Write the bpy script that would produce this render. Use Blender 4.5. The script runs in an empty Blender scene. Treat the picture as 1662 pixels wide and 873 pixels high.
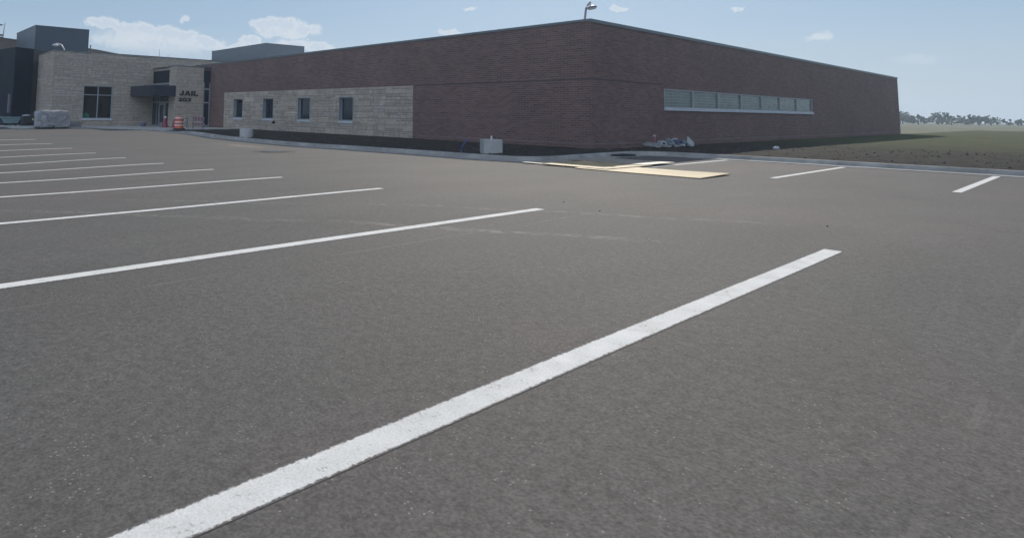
import bpy, math, random
from mathutils import Vector, Matrix, noise as mn
R = math.radians
random.seed(7)
scn = bpy.context.scene
col = scn.collection

# ------------------------------------------------------------------ camera
cam = bpy.data.cameras.new('camera'); co = bpy.data.objects.new('camera', cam); col.objects.link(co)
rt = Vector((.64906, .76064, .01218)); dn = Vector((-.06361, .07022, -.9955)); fw = Vector((-.75807, .64537, .09396))
m = Matrix((rt, -dn, -fw)).transposed().to_4x4(); m.translation = Vector((12.493, -20.172, 1.28))
co.matrix_world = m
cam.sensor_width = 36; cam.lens = 1025.42 / 1662 * 36
cam.shift_x = (831 - 630.6) / 1662; cam.shift_y = (87.7 - 436.5) / 1662
cam.clip_start = .05; cam.clip_end = 3000
scn.camera = co

# ------------------------------------------------------------------ light and exposure
SUN = Vector((-4.0, 6.0, 4.755)).normalized()       # towards the sun, behind the building
el = math.asin(SUN.z)
sl = bpy.data.lights.new('sun', 'SUN'); so = bpy.data.objects.new('sun', sl); col.objects.link(so)
sl.energy = 3.7; sl.angle = R(.53); sl.color = (1.0, .92, .80)
so.rotation_euler = SUN.to_track_quat('Z', 'Y').to_euler()
scn.view_settings.view_transform = 'Standard'; scn.view_settings.look = 'None'
scn.view_settings.exposure = 0.0; scn.view_settings.gamma = 1
scn.view_settings.use_curve_mapping = False

W = bpy.data.worlds.new('World'); scn.world = W; W.use_nodes = True
W.cycles.sampling_method = 'MANUAL'; W.cycles.sample_map_resolution = 512


class NT:
    def __init__(s, tree): s.t = tree; s.N = tree.nodes; s.L = tree.links; s.N.clear()
    def n(s, typ, **kw):
        x = s.N.new(typ)
        for k, v in kw.items(): setattr(x, k, v)
        return x
    def link(s, a, b): s.L.new(a, b)
    def put(s, v, sock):
        if isinstance(v, (int, float, tuple)): sock.default_value = v
        else: s.L.new(v, sock)
    def math(s, op, a, b=0., c=None, clamp=False):
        x = s.n('ShaderNodeMath', operation=op, use_clamp=clamp)
        s.put(a, x.inputs[0]); s.put(b, x.inputs[1])
        if c is not None: s.put(c, x.inputs[2])
        return x.outputs[0]
    def vmath(s, op, a, b=(0, 0, 0)):
        x = s.n('ShaderNodeVectorMath', operation=op); s.put(a, x.inputs[0]); s.put(b, x.inputs[1])
        return x.outputs['Value'] if op in ('DOT_PRODUCT', 'LENGTH') else x.outputs[0]
    def noise(s, vec, scale, detail=2., rough=.5, dist=0.):
        x = s.n('ShaderNodeTexNoise'); s.put(vec, x.inputs['Vector'])
        x.inputs['Scale'].default_value = scale; x.inputs['Detail'].default_value = detail
        x.inputs['Roughness'].default_value = rough; x.inputs['Distortion'].default_value = dist
        return x.outputs['Fac']
    def ramp(s, f, stops, interp='LINEAR'):
        x = s.n('ShaderNodeValToRGB'); s.put(f, x.inputs[0]); cr = x.color_ramp; cr.interpolation = interp
        while len(cr.elements) < len(stops): cr.elements.new(.5)
        for e, (p, c) in zip(cr.elements, stops):
            e.position = p; e.color = (c, c, c, 1) if isinstance(c, (int, float)) else (*c, 1)
        return x.outputs[0]
    def mix(s, f, a, b, mode='MIX'):
        x = s.n('ShaderNodeMix', data_type='RGBA', blend_type=mode); s.put(f, x.inputs[0])
        for v, k in ((a, 6), (b, 7)):
            if isinstance(v, tuple) and len(v) == 3: v = (*v, 1)
            s.put(v, x.inputs[k])
        return x.outputs[2]


w = NT(W.node_tree)
sky = w.n('ShaderNodeTexSky', sky_type='NISHITA'); sky.sun_disc = False
sky.sun_elevation = el; sky.sun_rotation = math.atan2(SUN.x, SUN.y)
sky.air_density = 1.0; sky.dust_density = .6; sky.ozone_density = 2.2
SKYK = .07
tc = w.n('ShaderNodeTexCoord').outputs['Generated']
d = w.vmath('NORMALIZE', tc)
nz = w.n('ShaderNodeTexNoise'); w.put(d, nz.inputs['Vector']); nz.inputs['Scale'].default_value = 24; nz.inputs['Detail'].default_value = 5; nz.inputs['Roughness'].default_value = .64
wv = w.vmath('MULTIPLY', w.vmath('SUBTRACT', nz.outputs['Color'], (.5, .5, .5)), (.045, .045, .034))
dw = w.vmath('ADD', d, wv)
ax = w.vmath('DOT_PRODUCT', dw, (.648, .761, 0.)); ay = w.vmath('DOT_PRODUCT', dw, (-.761, .648, 0.))
ae = w.n('ShaderNodeCombineXYZ'); w.put(w.math('MULTIPLY', w.math('ARCTAN2', ax, ay), 57.2958), ae.inputs[0])
w.put(w.math('MULTIPLY', w.math('ARCSINE', w.vmath('DOT_PRODUCT', dw, (0., 0., 1.))), 57.2958), ae.inputs[1])
# cumulus banks: azimuth, elevation, radii (degrees), strength
CL = [(-24.96,7.17,.9,.5,1),(-24.0,7.05,1.0,.5,1),(-22.7,6.8,1.2,.45,1),(-20.8,6.9,1.4,.55,1),(-19.3,6.8,1.3,.55,1),(-18.0,6.6,1.4,.6,1),
      (-16.2,6.0,1.6,.6,1),(-20.5,5.7,5.0,1.15,.75),(-11.2,7.6,1.2,.6,1),(-9.6,7.85,1.5,.75,1),(-7.7,7.5,1.6,.6,1),(-9.3,7.1,3.0,.55,.75),
      (-12.3,6.2,1.1,.5,1),(-14.0,5.6,1.5,.5,.9),(-8.4,6.0,2.0,.55,.9),(-6.4,5.9,1.5,.5,.9),(-17.9,7.95,.55,.25,.7),(7.5,9.42,.7,.22,.7),
      (5.5,7.5,1.2,.34,.75),(20.2,9.2,.85,.26,.8),(29.2,8.7,.5,.17,.8),(34.6,6.0,1.2,.3,.5),(40.2,4.2,1.6,.35,.5)]
acc = None
for (a, e, ra, re, st) in CL:
    x = w.n('ShaderNodeVectorMath', operation='MULTIPLY_ADD'); w.put(ae.outputs[0], x.inputs[0])
    x.inputs[1].default_value = (1 / ra, 1 / re, 0); x.inputs[2].default_value = (-a / ra, -e / re, 0)
    q = w.math('MULTIPLY_ADD', w.vmath('DOT_PRODUCT', x.outputs[0], x.outputs[0]), -st, 1.35 * st)
    acc = q if acc is None else w.math('MAXIMUM', acc, q)
fine = w.noise(d, 75, 4, .65)
acc2 = w.math('SUBTRACT', w.math('MULTIPLY', acc, w.math('ADD', .55, w.math('MULTIPLY', fine, .8))), w.math('MULTIPLY', w.math('SUBTRACT', .62, fine), .55), clamp=True)
skyc = w.vmath('SCALE', sky.outputs[0]); skyc.node.inputs['Scale'].default_value = SKYK
ev = w.math('ARCSINE', w.vmath('DOT_PRODUCT', d, (0., 0., 1.)))
low = w.ramp(w.math('MULTIPLY', ev, 1.6), [(0, .66), (.3, .60), (1, 0.)])
base = w.mix(low, skyc, (.29, .46, .68))
hz = w.ramp(w.math('MULTIPLY', ev, 3.4), [(0, 1.), (.45, .30), (1, 0.)])      # pale air near the horizon
base = w.mix(w.math('MULTIPLY', hz, .8), base, (.54, .63, .72))
body = w.ramp(w.math('ADD', acc2, w.math('MULTIPLY', w.math('SUBTRACT', fine, .5), .5)), [(.1, (.62, .69, .77)), (.45, (.79, .82, .85)), (.8, (.66, .72, .79)), (1, (.58, .66, .76))])
fadelow = w.ramp(w.math('MULTIPLY', ev, 10.), [(.86, .35), (1.12 / 1.2, .8), (1., 1.)])
fin = w.mix(w.ramp(w.math('MULTIPLY', acc2, fadelow), [(0, 0.), (.2, .20), (.8, .82), (1, .88)]), base, body)
# unseen bright cloud deck, added behind the camera to lift the shaded walls
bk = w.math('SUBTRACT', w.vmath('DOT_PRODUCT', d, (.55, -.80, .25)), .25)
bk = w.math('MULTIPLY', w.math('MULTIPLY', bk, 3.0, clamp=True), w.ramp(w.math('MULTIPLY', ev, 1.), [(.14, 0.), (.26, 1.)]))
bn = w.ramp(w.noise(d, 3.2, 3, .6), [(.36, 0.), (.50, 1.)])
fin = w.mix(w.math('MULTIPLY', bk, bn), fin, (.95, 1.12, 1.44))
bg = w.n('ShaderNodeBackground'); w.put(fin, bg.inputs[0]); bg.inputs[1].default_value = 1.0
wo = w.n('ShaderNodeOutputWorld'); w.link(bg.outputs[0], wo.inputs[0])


# ------------------------------------------------------------------ helpers
def tag(o, label=None, cat=None, group=None, kind=None):
    if label: o['label'] = label
    if cat: o['category'] = cat
    if group: o['group'] = group
    if kind: o['kind'] = kind
    return o


def empty(name, loc=(0, 0, 0), rz=0., label=None, cat=None, group=None):
    o = bpy.data.objects.new(name, None); col.objects.link(o); o.location = loc; o.rotation_euler = (0, 0, rz)
    o.empty_display_size = .2
    return tag(o, label, cat, group)


class MB:
    def __init__(s): s.v = []; s.f = []; s.c = []; s.m = []
    def add(s, vs, fs, c=None, mi=0):
        b = len(s.v); s.v += [tuple(x) for x in vs]; s.f += [tuple(b + i for i in f) for f in fs]
        s.c += [c] * len(fs); s.m += [mi] * len(fs); return s
    def quad(s, a, b, c, d, colr=None, mi=0): return s.add([a, b, c, d], [(0, 1, 2, 3)], colr, mi)
    def box(s, x0, x1, y0, y1, z0, z1, c=None, M=None, mi=0):
        vs = [(x, y, z) for x in (x0, x1) for y in (y0, y1) for z in (z0, z1)]
        if M is not None: vs = [M @ Vector(v) for v in vs]
        return s.add(vs, [(0, 1, 3, 2), (4, 6, 7, 5), (0, 4, 5, 1), (2, 3, 7, 6), (0, 2, 6, 4), (1, 5, 7, 3)], c, mi)
    def tube(s, pts, r, n=10, cap=True):
        pts = [Vector(p) for p in pts]
        rs = r if isinstance(r, (list, tuple)) else [r] * len(pts)
        b = len(s.v); ring = []
        up = Vector((0, 0, 1))
        for i, p in enumerate(pts):
            t = (pts[min(i + 1, len(pts) - 1)] - pts[max(i - 1, 0)]).normalized()
            a = t.cross(up if abs(t.z) < .95 else Vector((1, 0, 0))).normalized(); c = t.cross(a)
            for k in range(n):
                th = 2 * math.pi * k / n
                s.v.append(tuple(p + (a * math.cos(th) + c * math.sin(th)) * rs[i]))
        for i in range(len(pts) - 1):
            for k in range(n):
                s.f.append((b + i * n + k, b + i * n + (k + 1) % n, b + (i + 1) * n + (k + 1) % n, b + (i + 1) * n + k)); s.c.append(None); s.m.append(0)
        if cap:
            s.f.append(tuple(b + k for k in reversed(range(n)))); s.f.append(tuple(b + (len(pts) - 1) * n + k for k in range(n))); s.c += [None, None]; s.m += [0, 0]
        return s
    def lathe(s, prof, o=(0, 0, 0), n=28, caps=True):
        return s.tube([(o[0], o[1], o[2] + z) for _, z in prof], [r for r, _ in prof], n, caps)
    def build(s, name, mat, parent=None, smooth=False, bevel=0., loc=None):
        me = bpy.data.meshes.new(name); me.from_pydata(s.v, [], s.f)
        mats = mat if isinstance(mat, list) else [mat]
        for mm in mats: me.materials.append(mm)
        if len(mats) > 1:
            for p, i in zip(me.polygons, s.m): p.material_index = i
        if any(c is not None for c in s.c):
            at = me.color_attributes.new('tint', 'FLOAT_COLOR', 'CORNER')
            for p, c in zip(me.polygons, s.c):
                c = c or (.5, .5, .5)
                for li in p.loop_indices: at.data[li].color = (*c, 1)
        me.update()
        if smooth:
            for p in me.polygons: p.use_smooth = True
            me.set_sharp_from_angle(angle=R(40))
        o = bpy.data.objects.new(name, me); col.objects.link(o)
        if parent: o.parent = parent
        if loc: o.location = loc
        if bevel:
            b = o.modifiers.new('bevel', 'BEVEL'); b.width = bevel; b.segments = 2; b.limit_method = 'ANGLE'
        return o


def mat(name, base, rough=.7, metal=0., spec=.5, var=0., vscale=4., bump=0., bscale=30., tintc=None):
    M_ = bpy.data.materials.new(name); M_.use_nodes = True; t = NT(M_.node_tree)
    p = t.n('ShaderNodeBsdfPrincipled'); out = t.n('ShaderNodeOutputMaterial'); t.link(p.outputs[0], out.inputs[0])
    p.inputs['Roughness'].default_value = rough; p.inputs['Metallic'].default_value = metal
    p.inputs['Specular IOR Level'].default_value = spec
    tcn = t.n('ShaderNodeTexCoord').outputs['Object']
    if var:
        f = t.noise(tcn, vscale, 5, .6)
        lo = tuple(c * (1 - var) for c in base); hi = tuple(min(1, c * (1 + var)) for c in (tintc or base))
        t.put(t.ramp(f, [(.3, lo), (.7, hi)]), p.inputs['Base Color'])
    else: p.inputs['Base Color'].default_value = (*base, 1)
    if bump:
        b = t.n('ShaderNodeBump'); b.inputs['Strength'].default_value = bump; b.inputs['Distance'].default_value = .02
        t.put(t.noise(tcn, bscale, 4, .6), b.inputs['Height']); t.link(b.outputs[0], p.inputs['Normal'])
    return M_


# ---- asphalt with fine aggregate, worn tint, dusty tyre tracks
def asphalt():
    M_ = bpy.data.materials.new('asphalt'); M_.use_nodes = True; t = NT(M_.node_tree)
    p = t.n('ShaderNodeBsdfPrincipled'); out = t.n('ShaderNodeOutputMaterial'); t.link(p.outputs[0], out.inputs[0])
    P = t.n('ShaderNodeTexCoord').outputs['Object']
    big = t.noise(P, .22, 4, .55); mid = t.noise(P, 1.3, 5, .6); fine = t.noise(P, 75, 3, .7); vf = t.noise(P, 23, 4, .7)
    c = t.ramp(big, [(.3, (.092, .091, .087)), (.52, (.105, .099, .093)), (.7, (.116, .101, .095))])
    c = t.mix(t.ramp(mid, [(.35, 0.), (.75, .4)]), c, (.092, .092, .084))
    sp = t.ramp(fine, [(.25, .55), (.5, .98), (.75, 1.42)])
    c = t.mix(1., c, sp, 'MULTIPLY')
    sp2 = t.ramp(vf, [(.3, .74), (.5, .99), (.7, 1.2)])
    st_ = t.ramp(t.noise(t.vmath('MULTIPLY', P, (1.0, .35, 1.)), .9, 4, .6), [(.3, .92), (.7, 1.09)])
    c = t.mix(1., c, st_, 'MULTIPLY')
    c = t.mix(1., c, sp2, 'MULTIPLY')
    # pale chips
    vo = t.n('ShaderNodeTexVoronoi'); t.put(P, vo.inputs['Vector']); vo.inputs['Scale'].default_value = 42
    chip = t.math('LESS_THAN', vo.outputs['Distance'], .16)
    chip = t.math('MULTIPLY', chip, t.math('GREATER_THAN', t.noise(P, 9, 2), .56))
    c = t.mix(t.math('MULTIPLY', chip, .55), c, (.34, .32, .29))
    # dusty dashed tyre tracks: (x0,y0,x1,y1,width,strength)
    TR = [(5.9,-15.2,10.4,-12.35,.09,.50),(6.8,-16.35,9.9,-14.45,.13,.55),
          (2.3,-19.6,7.0,-16.25,.14,.34),(2.4,-18.0,6.0,-15.4,.09,.30),(-2.,-16.6,3.4,-14.2,.1,.16),(-14,-12,2,-9.3,.12,.12),(-24,-13,-8,-7.6,.14,.12)]
    tot = None
    lv = t.vmath('MULTIPLY', P, (1., 1., 0.))
    wob = t.math('MULTIPLY', t.math('SUBTRACT', t.noise(P, .8, 2), .5), .35)
    dash = t.ramp(t.noise(P, 9, 3, .7), [(.46, .08), (.62, 1.)])
    for (x0, y0, x1, y1, wd, st) in TR:
        L = math.hypot(x1 - x0, y1 - y0); ux, uy = (x1 - x0) / L, (y1 - y0) / L
        rel = t.vmath('SUBTRACT', lv, (x0, y0, 0.))
        s_ = t.vmath('DOT_PRODUCT', rel, (ux, uy, 0.)); n_ = t.math('ADD', t.vmath('DOT_PRODUCT', rel, (-uy, ux, 0.)), wob)
        a = t.math('SUBTRACT', 1., t.math('DIVIDE', t.math('ABSOLUTE', n_), wd), clamp=True)
        e = t.math('MULTIPLY', t.math('MULTIPLY', t.math('DIVIDE', s_, .6), 1., clamp=True), t.math('DIVIDE', t.math('SUBTRACT', L, s_), .6, clamp=True))
        k = t.math('MULTIPLY', t.math('MULTIPLY', a, e), st)
        tot = k if tot is None else t.math('MAXIMUM', tot, k)
    c = t.mix(t.math('MULTIPLY', tot, dash), c, (.30, .265, .235))
    # paving seams and roller lanes, damp stains
    sxy = t.n('ShaderNodeSeparateXYZ'); t.put(P, sxy.inputs[0])
    fr = t.math('FRACT', t.math('ADD', t.math('MULTIPLY', t.math('ADD', sxy.outputs[0], t.math('MULTIPLY', wob, .12)), 1 / 3.66), .21))
    seam = t.math('MULTIPLY', t.math('LESS_THAN', t.math('ABSOLUTE', t.math('SUBTRACT', fr, .5)), .0035), t.ramp(t.noise(P, 1.1, 3), [(.4, 0.), (.6, .35)]))
    c = t.mix(seam, c, (.19, .18, .165))
    stain = t.ramp(t.noise(P, .55, 3, .5), [(.66, 0.), (.74, .28)])
    c = t.mix(stain, c, (.055, .055, .052))
    # tan dust washed out by the kerb
    rel = t.vmath('MULTIPLY', t.vmath('SUBTRACT', P, (-11.6, -7.6, 0.)), (.30, 1.5, 0.))
    dust = t.math('SUBTRACT', 1., t.vmath('LENGTH', rel), clamp=True)
    dust = t.math('MULTIPLY', dust, t.ramp(t.noise(P, 1.6, 3, .6), [(.35, 0.), (.6, .8)]))
    c = t.mix(dust, c, (.24, .20, .15))
    t.put(c, p.inputs['Base Color']); p.inputs['Roughness'].default_value = .86; p.inputs['Specular IOR Level'].default_value = .30
    b = t.n('ShaderNodeBump'); b.inputs['Strength'].default_value = .4; b.inputs['Distance'].default_value = .006
    t.put(t.math('ADD', fine, t.math('MULTIPLY', vf, .6)), b.inputs['Height']); t.link(b.outputs[0], p.inputs['Normal'])
    return M_


def road_paint(name, x0):
    M_ = bpy.data.materials.new(name); M_.use_nodes = True; t = NT(M_.node_tree)
    p = t.n('ShaderNodeBsdfPrincipled'); out = t.n('ShaderNodeOutputMaterial'); t.link(p.outputs[0], out.inputs[0])
    P = t.n('ShaderNodeTexCoord').outputs['Object']; sx = t.n('ShaderNodeSeparateXYZ'); t.put(P, sx.inputs[0])
    u = t.math('DIVIDE', t.math('SUBTRACT', sx.outputs[0], x0), 2.97)
    dd = t.math('MULTIPLY', t.math('ABSOLUTE', t.math('SUBTRACT', u, t.math('ROUND', u))), 2.97)
    n1 = t.noise(P, 60, 3, .7); n2 = t.noise(P, 6, 4, .65)
    edge = t.math('ADD', dd, t.math('MULTIPLY', t.math('SUBTRACT', n1, .5), .035))
    k = t.ramp(t.math('DIVIDE', edge, .09), [(.66, 1.), (.76, 0.)])
    wear = t.ramp(t.math('ADD', t.math('MULTIPLY', n1, .6), t.math('MULTIPLY', n2, .4)), [(.30, .15), (.42, 1.)])
    paint = t.ramp(n2, [(.3, (.60, .60, .575)), (.7, (.74, .735, .71))])
    paint = t.mix(1., paint, t.ramp(t.noise(P, 110, 2, .6), [(.3, .86), (.7, 1.08)]), 'MULTIPLY')
    t.put(t.mix(t.math('MULTIPLY', k, wear), (.108, .102, .096), paint), p.inputs['Base Color'])
    p.inputs['Roughness'].default_value = .85; p.inputs['Specular IOR Level'].default_value = .28
    b = t.n('ShaderNodeBump'); b.inputs['Strength'].default_value = .35; b.inputs['Distance'].default_value = .005
    t.put(t.noise(P, 75, 3, .7), b.inputs['Height']); t.link(b.outputs[0], p.inputs['Normal'])
    return M_


def brick(name, c1, c2, mortar, row=.0815, bw=.30, ms=.010, bands=()):
    M_ = bpy.data.materials.new(name); M_.use_nodes = True; t = NT(M_.node_tree)
    p = t.n('ShaderNodeBsdfPrincipled'); out = t.n('ShaderNodeOutputMaterial'); t.link(p.outputs[0], out.inputs[0])
    P = t.n('ShaderNodeTexCoord').outputs['Object']
    sx = t.n('ShaderNodeSeparateXYZ'); t.put(P, sx.inputs[0])
    cx = t.n('ShaderNodeCombineXYZ'); t.put(t.math('ADD', sx.outputs[0], sx.outputs[1]), cx.inputs[0]); t.put(sx.outputs[2], cx.inputs[1])
    b = t.n('ShaderNodeTexBrick'); t.put(cx.outputs[0], b.inputs['Vector']); b.offset = .5
    b.inputs['Scale'].default_value = 1; b.inputs['Brick Width'].default_value = bw; b.inputs['Row Height'].default_value = row
    b.inputs['Mortar Size'].default_value = ms; b.inputs['Mortar Smooth'].default_value = .25; b.inputs['Bias'].default_value = 0
    b.inputs['Color1'].default_value = (*c1, 1); b.inputs['Color2'].default_value = (*c2, 1); b.inputs['Mortar'].default_value = (*mortar, 1)
    n1 = t.ramp(t.noise(P, .45, 4, .6), [(.3, .88), (.7, 1.10)]); n2 = t.ramp(t.noise(P, 14, 4, .7), [(.3, .9), (.7, 1.1)])
    c = t.mix(1., t.mix(1., b.outputs['Color'], n1, 'MULTIPLY'), n2, 'MULTIPLY')
    t.put(c, p.inputs['Base Color']); p.inputs['Roughness'].default_value = .78; p.inputs['Specular IOR Level'].default_value = .4
    bp = t.n('ShaderNodeBump'); bp.inputs['Strength'].default_value = .6; bp.inputs['Distance'].default_value = .006
    t.put(t.math('SUBTRACT', 1., b.outputs['Fac']), bp.inputs['Height']); t.link(bp.outputs[0], p.inputs['Normal'])
    return M_


def stone(name, k=1.):
    M_ = bpy.data.materials.new(name); M_.use_nodes = True; t = NT(M_.node_tree)
    p = t.n('ShaderNodeBsdfPrincipled'); out = t.n('ShaderNodeOutputMaterial'); t.link(p.outputs[0], out.inputs[0])
    P = t.n('ShaderNodeTexCoord').outputs['Object']
    at = t.n('ShaderNodeVertexColor'); at.layer_name = 'tint'
    n1 = t.ramp(t.noise(P, 5, 5, .65), [(.25, .78), (.75, 1.2)]); n2 = t.ramp(t.noise(P, 40, 4, .7), [(.3, .86), (.7, 1.14)])
    c = t.mix(1., t.mix(1., at.outputs[0], n1, 'MULTIPLY'), n2, 'MULTIPLY')
    t.put(c, p.inputs['Base Color']); p.inputs['Roughness'].default_value = .85; p.inputs['Specular IOR Level'].default_value = .3
    bp = t.n('ShaderNodeBump'); bp.inputs['Strength'].default_value = .9; bp.inputs['Distance'].default_value = .03
    t.put(t.noise(P, 9, 6, .7), bp.inputs['Height']); t.link(bp.outputs[0], p.inputs['Normal'])
    return M_


def dirt_mat():
    M_ = bpy.data.materials.new('dark_soil'); M_.use_nodes = True; t = NT(M_.node_tree)
    p = t.n('ShaderNodeBsdfPrincipled'); out = t.n('ShaderNodeOutputMaterial'); t.link(p.outputs[0], out.inputs[0])
    P = t.n('ShaderNodeTexCoord').outputs['Object']
    c = t.ramp(t.noise(P, 2.2, 6, .7), [(.3, (.028, .025, .024)), (.55, (.045, .040, .036)), (.75, (.072, .064, .056))])
    g = t.ramp(t.noise(P, .7, 4, .6), [(.52, 0.), (.66, .6)])
    c = t.mix(g, c, (.042, .052, .026))
    pale = t.math('MULTIPLY', t.ramp(t.noise(P, 16, 3, .6), [(.66, 0.), (.72, 1.)]), .5)
    c = t.mix(pale, c, (.13, .12, .11))
    sy = t.n('ShaderNodeSeparateXYZ'); t.put(P, sy.inputs[0])
    far = t.math('DIVIDE', t.math('SUBTRACT', sy.outputs[1], 7.), 14., clamp=True)
    gg = t.mix(t.ramp(t.noise(P, .5, 5, .7), [(.35, 0.), (.65, 1.)]), (.085, .085, .045), (.05, .07, .025))
    c = t.mix(far, c, gg)
    t.put(c, p.inputs['Base Color']); p.inputs['Roughness'].default_value = .95; p.inputs['Specular IOR Level'].default_value = .15
    bp = t.n('ShaderNodeBump'); bp.inputs['Strength'].default_value = 1.; bp.inputs['Distance'].default_value = .06
    t.put(t.noise(P, 7, 8, .75), bp.inputs['Height']); t.link(bp.outputs[0], p.inputs['Normal'])
    return M_


def glassblock():
    M_ = bpy.data.materials.new('glass_block'); M_.use_nodes = True; t = NT(M_.node_tree)
    p = t.n('ShaderNodeBsdfPrincipled'); out = t.n('ShaderNodeOutputMaterial'); t.link(p.outputs[0], out.inputs[0])
    P = t.n('ShaderNodeTexCoord').outputs['Object']
    sx = t.n('ShaderNodeSeparateXYZ'); t.put(P, sx.inputs[0])
    cx = t.n('ShaderNodeCombineXYZ'); t.put(t.math('SUBTRACT', sx.outputs[1], 5.50), cx.inputs[0]); t.put(t.math('SUBTRACT', sx.outputs[2], 1.67), cx.inputs[1])
    b = t.n('ShaderNodeTexBrick'); t.put(cx.outputs[0], b.inputs['Vector']); b.offset = 0.
    for k, v in (('Scale', 1), ('Brick Width', .395), ('Row Height', .124), ('Mortar Size', .022), ('Mortar Smooth', .6)): b.inputs[k].default_value = v
    b.inputs['Color1'].default_value = (.06, .09, .085, 1); b.inputs['Color2'].default_value = (.085, .125, .11, 1); b.inputs['Mortar'].default_value = (.17, .21, .19, 1)
    n = t.ramp(t.noise(P, 1.8, 3, .6), [(.3, .75), (.7, 1.2)])
    t.put(t.mix(1., b.outputs['Color'], n, 'MULTIPLY'), p.inputs['Base Color'])
    p.inputs['Roughness'].default_value = .16; p.inputs['Specular IOR Level'].default_value = .6
    bp = t.n('ShaderNodeBump'); bp.inputs['Strength'].default_value = .25; bp.inputs['Distance'].default_value = .01
    t.put(b.outputs['Fac'], bp.inputs['Height']); t.link(bp.outputs[0], p.inputs['Normal'])
    return M_


def film():
    M_ = bpy.data.materials.new('shrink_wrap'); M_.use_nodes = True; t = NT(M_.node_tree)
    p = t.n('ShaderNodeBsdfPrincipled'); out = t.n('ShaderNodeOutputMaterial'); t.link(p.outputs[0], out.inputs[0])
    P = t.n('ShaderNodeTexCoord').outputs['Object']
    f = t.noise(P, 2.6, 5, .65, 1.6)
    t.put(t.ramp(f, [(.36, (.24, .24, .245)), (.52, (.29, .29, .30)), (.64, (.44, .44, .45))]), p.inputs['Base Color'])
    p.inputs['Roughness'].default_value = .28
    bp = t.n('ShaderNodeBump'); bp.inputs['Strength'].default_value = 1.; bp.inputs['Distance'].default_value = .08
    t.put(f, bp.inputs['Height']); t.link(bp.outputs[0], p.inputs['Normal'])
    return M_


def plywood():
    M_ = bpy.data.materials.new('plywood'); M_.use_nodes = True; t = NT(M_.node_tree)
    p = t.n('ShaderNodeBsdfPrincipled'); out = t.n('ShaderNodeOutputMaterial'); t.link(p.outputs[0], out.inputs[0])
    P = t.vmath('MULTIPLY', t.n('ShaderNodeTexCoord').outputs['Object'], (1., 9., 1.))
    f = t.noise(P, 1.6, 6, .65, .8)
    c = t.ramp(f, [(.3, (.33, .25, .13)), (.5, (.43, .335, .185)), (.72, (.51, .41, .24))])
    g = t.ramp(t.noise(t.n('ShaderNodeTexCoord').outputs['Object'], 1.1, 4, .6), [(.4, .8), (.65, 1.08)])
    t.put(t.mix(1., c, g, 'MULTIPLY'), p.inputs['Base Color']); p.inputs['Roughness'].default_value = .65; p.inputs['Specular IOR Level'].default_value = .4
    return M_


def clearglass():
    M_ = bpy.data.materials.new('clear_glass'); M_.use_nodes = True; t = NT(M_.node_tree)
    g = t.n('ShaderNodeBsdfGlossy'); g.inputs['Roughness'].default_value = .03; g.inputs['Color'].default_value = (.9, .95, 1, 1)
    tr = t.n('ShaderNodeBsdfTransparent'); tr.inputs['Color'].default_value = (.80, .85, .86, 1)
    fr = t.n('ShaderNodeFresnel'); fr.inputs['IOR'].default_value = 1.5
    mx = t.n('ShaderNodeMixShader'); t.link(fr.outputs[0], mx.inputs[0]); t.link(tr.outputs[0], mx.inputs[1]); t.link(g.outputs[0], mx.inputs[2])
    out = t.n('ShaderNodeOutputMaterial'); t.link(mx.outputs[0], out.inputs[0]); return M_


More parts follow.
